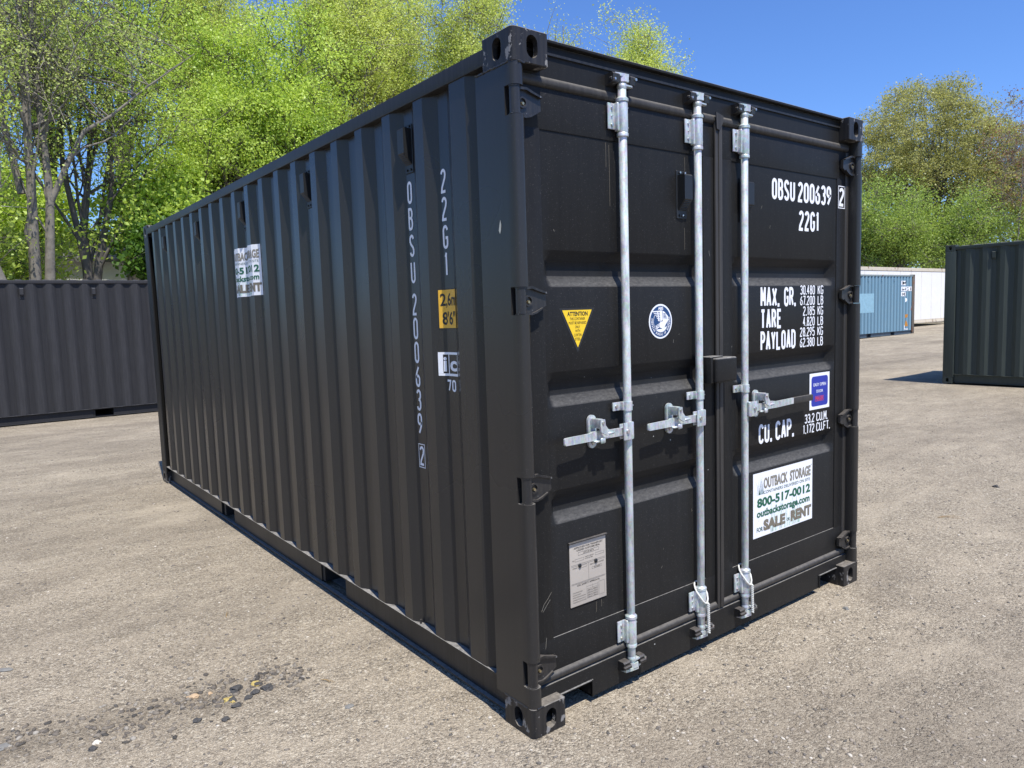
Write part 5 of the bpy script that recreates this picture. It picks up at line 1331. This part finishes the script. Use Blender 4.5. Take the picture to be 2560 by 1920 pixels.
copy_tree(tA, gz(-0.6, 28.5), 1.15, 1.3, 'pale greyish tree farther back at the upper left', GL)
copy_tree(tE, gz(8.6, 22.6), 1.05, 2.4, 'bright green tree standing right of the dense maple', GL)
copy_tree(tF, gz(7.2, 30.5), 1.12, 0.7, 'tall tree far behind the dense maple', GL)
copy_tree(tG, gz(13.6, 25.5), 1.12, 3.0, 'yellow green tree farther back left of the corner casting', GL)
tH = crown_tree('young_tree', gz(18.6, 20.4), (4.5, 13.0), (0.2, 0, 10.6, 2.3, 2.0, 3.4), 39, M['leaf_yellow'], M['bark'], 'thin low yellow green tree top just right of the upper near corner casting', GL, ntar=50, tr=0.14, twigs=6, per=9, lsize=0.07, spread=0.20, lump=0.8, shell=.6)
tI = crown_tree('young_tree', gz(27.2, 24.0), (5.0, 16.0), (0, 0, 12.9, 1.9, 1.9, 4.0), 38, M['leaf_yellow'], M['bark'], 'isolated yellow green tree top showing alone above the door header', GL, ntar=110, tr=0.2, twigs=7, per=10, lsize=0.095, spread=0.24, lump=0.6, shell=.55)
# low broadleaf bushes under the trees
BU = 'bushes under the trees'
bA = crown_tree('bush', gz(3.5, 21.2), (0.8, 3.2), (0.3, 0, 3.75, 1.5, 1.2, 1.1), 41, M['leaf_dark'], M['bark_dark'], 'deep green shrub low beside the far end of the black container', BU, ntar=60, tr=0.06, twigs=7, twl=.6, per=9, lsize=0.15, spread=0.16, cat='bush', parts=('stem', 'foliage'), droop=.1)
bB = crown_tree('sapling', gz(3.6, 22.3), (1.2, 5.0), (0.3, 0, 5.2, 1.9, 1.6, 1.9), 42, M['leaf_bright'], M['bark'], 'bright yellow green sapling above the deep green shrub', BU, ntar=80, tr=0.09, twigs=7, twl=.7, per=7, lsize=0.14, spread=0.2, cat='bush', parts=('stem', 'foliage'))
bC = crown_tree('bush', gz(-0.3, 22.6), (0.5, 3.6), (0, 0, 3.0, 2.0, 1.6, 2.2), 43, M['leaf_mid'], M['bark_pale'], 'mid green undergrowth between leaning trunk and double trunk', BU, ntar=70, tr=0.05, twigs=6, twl=.8, per=5, lsize=0.12, spread=0.2, cat='bush', parts=('stem', 'foliage'), bare=.2)
copy_tree(bC, gz(-2.0, 21.4), 1.2, 2.0, 'mid green undergrowth at the left edge', BU)
copy_tree(bB, gz(0.6, 26.5), 1.05, 3.0, 'yellow green sapling seen between the two trunks', BU)
copy_tree(bB, gz(6.2, 25.0), 1.1, 5.0, 'yellow green sapling behind the far end of the roof line', BU)
GR = 'trees behind the white container'
tR = crown_tree('oak_tree', gz(53.6, 21.0), (3.0, 12.5), (0.4, 0, 10.2, 6.0, 5.6, 6.6), 51, M['leaf_tan'], M['bark_dark'], 'large dome-shaped olive tan tree above the blue and white containers', GR, ntar=270, tr=0.36, twigs=8, twl=1.0, per=12, lsize=0.12, spread=0.20, shell=0.20, lump=0.06, low=-.35)
bR = crown_tree('oak_tree', gz(44.6, 18.9), (1.5, 7.0), (0, 0, 4.8, 3.6, 3.2, 4.2), 52, M['leaf_green'], M['bark'], 'green tree low in front of the dome-shaped tree, left', GR, ntar=120, tr=0.15, twigs=9, per=9, lsize=0.11, spread=0.30, lump=.7)
copy_tree(bR, gz(48.6, 17.2), 1.05, 1.6, 'green tree in front of the dome-shaped tree, right', GR)
copy_tree(bR, gz(45.0, 22.0), 1.2, 3.3, 'green tree beside the right post of the black container', GR)
copy_tree(tR, gz(58.5, 16.0), (0.66, 0.66, 0.78), 2.0, 'smaller tan tree right of the dome-shaped tree', GR)
tS = crown_tree('sapling', gz(49.6, 14.3), (3.0, 13.0), (0, 0, 9.6, 2.6, 2.4, 5.2), 53, M['leaf_red'], M['bark'], 'thin reddish half-bare tree at the right edge of the photo', GR, ntar=60, tr=0.05, twigs=6, per=2, lsize=0.13, spread=0.2, bare=.4)
copy_tree(bR, gz(53.5, 13.0), 0.95, 4.4, 'green tree behind the dark green container', GR)
print('tris', CNT)
# far wood that reads as one mass
def far_wood():
    rg = np.random.default_rng(77); pts = []
    for _ in range(1500):
        q = rg.random()
        if q < 0.34: x = rg.uniform(-9, 30); y = rg.uniform(40, 48)
        elif q < 0.66: x = rg.uniform(56, 80); y = rg.uniform(2, 44)
        else: x = rg.uniform(-34, -27); y = rg.uniform(-30, 44)  # unseen left stretch, added and raised to darken the side wall's reflections
        k = 1.0 if x > -20 else 2.5
        hmax = (5.6 + 1.6 * math.sin(x * 0.4 + y * .2) + 1.0 * math.sin(x * 1.3 + y * .7)) * k; pts.append((x, y, hmax * rg.random() ** 0.8))
    V, F_ = leaves(np.array(pts), 0.30, 40, (0.85, 0.85, 0.6), rg, 0.2)
    o = build_arrays('far_woodland', V, F_, 4, M['leaf_mid']); tag(o, 'distant woodland closing the view behind the trees, plus an unseen stretch added left of the yard', 'woodland', kind='stuff')
far_wood()
# white house glimpsed through the trunks
hs_ = empty('house', (4.6, 29.6, 0.25), R(4)); tag(hs_, 'low white house glimpsed between the tree trunks', 'house')
mb = MB()
for k in range(24): mb.prism([(-0.012, 0.02 + k * 0.16), (-0.030, 0.02 + k * 0.16), (-0.012, 0.178 + k * 0.16)], 'x', -7, 7)
mb.v = [(x, y, z) for x, y, z in mb.v]; mb.box(-7, 7, 0, 6, 0, 3.9); mb.build('wall', M['house_white'], hs_)
mb = MB(); mb.prism([(-0.3, 3.80), (3.0, 5.2), (6.3, 3.80), (6.3, 3.93), (3.0, 5.35), (-0.3, 3.93)], 'x', -7.4, 7.4); mb.build('roof', M['roof_grey'], hs_)
for xx in (-4.6, -1.2, 2.4, 5.0):
    mb = MB(); mb.rbox(xx - .5, xx + .5, -0.05, 0.02, 1.2, 2.6, 0.01, 1); w_ = mb.build('window', M['house_white'], hs_)
    MB().box(xx - .42, xx + .42, -0.06, -0.045, 1.28, 2.52).build('pane', M['glass'], w_)
# two overhead wires crossing behind the trunks
for z, lab in ((5.15, 'upper pale overhead wire crossing behind the tree trunks'), (4.1, 'lower pale overhead wire crossing behind the tree trunks')):
    pts = [(-12 + 30 * t, 24.3 - 1.5 * t, z + 0.5 * (2 * t - 1) ** 2) for t in np.linspace(0, 1, 16)]
    tag(MB().tube(pts, 0.012, 5).build('overhead_wire', M['wire'], None), lab, 'wire', 'overhead wires')
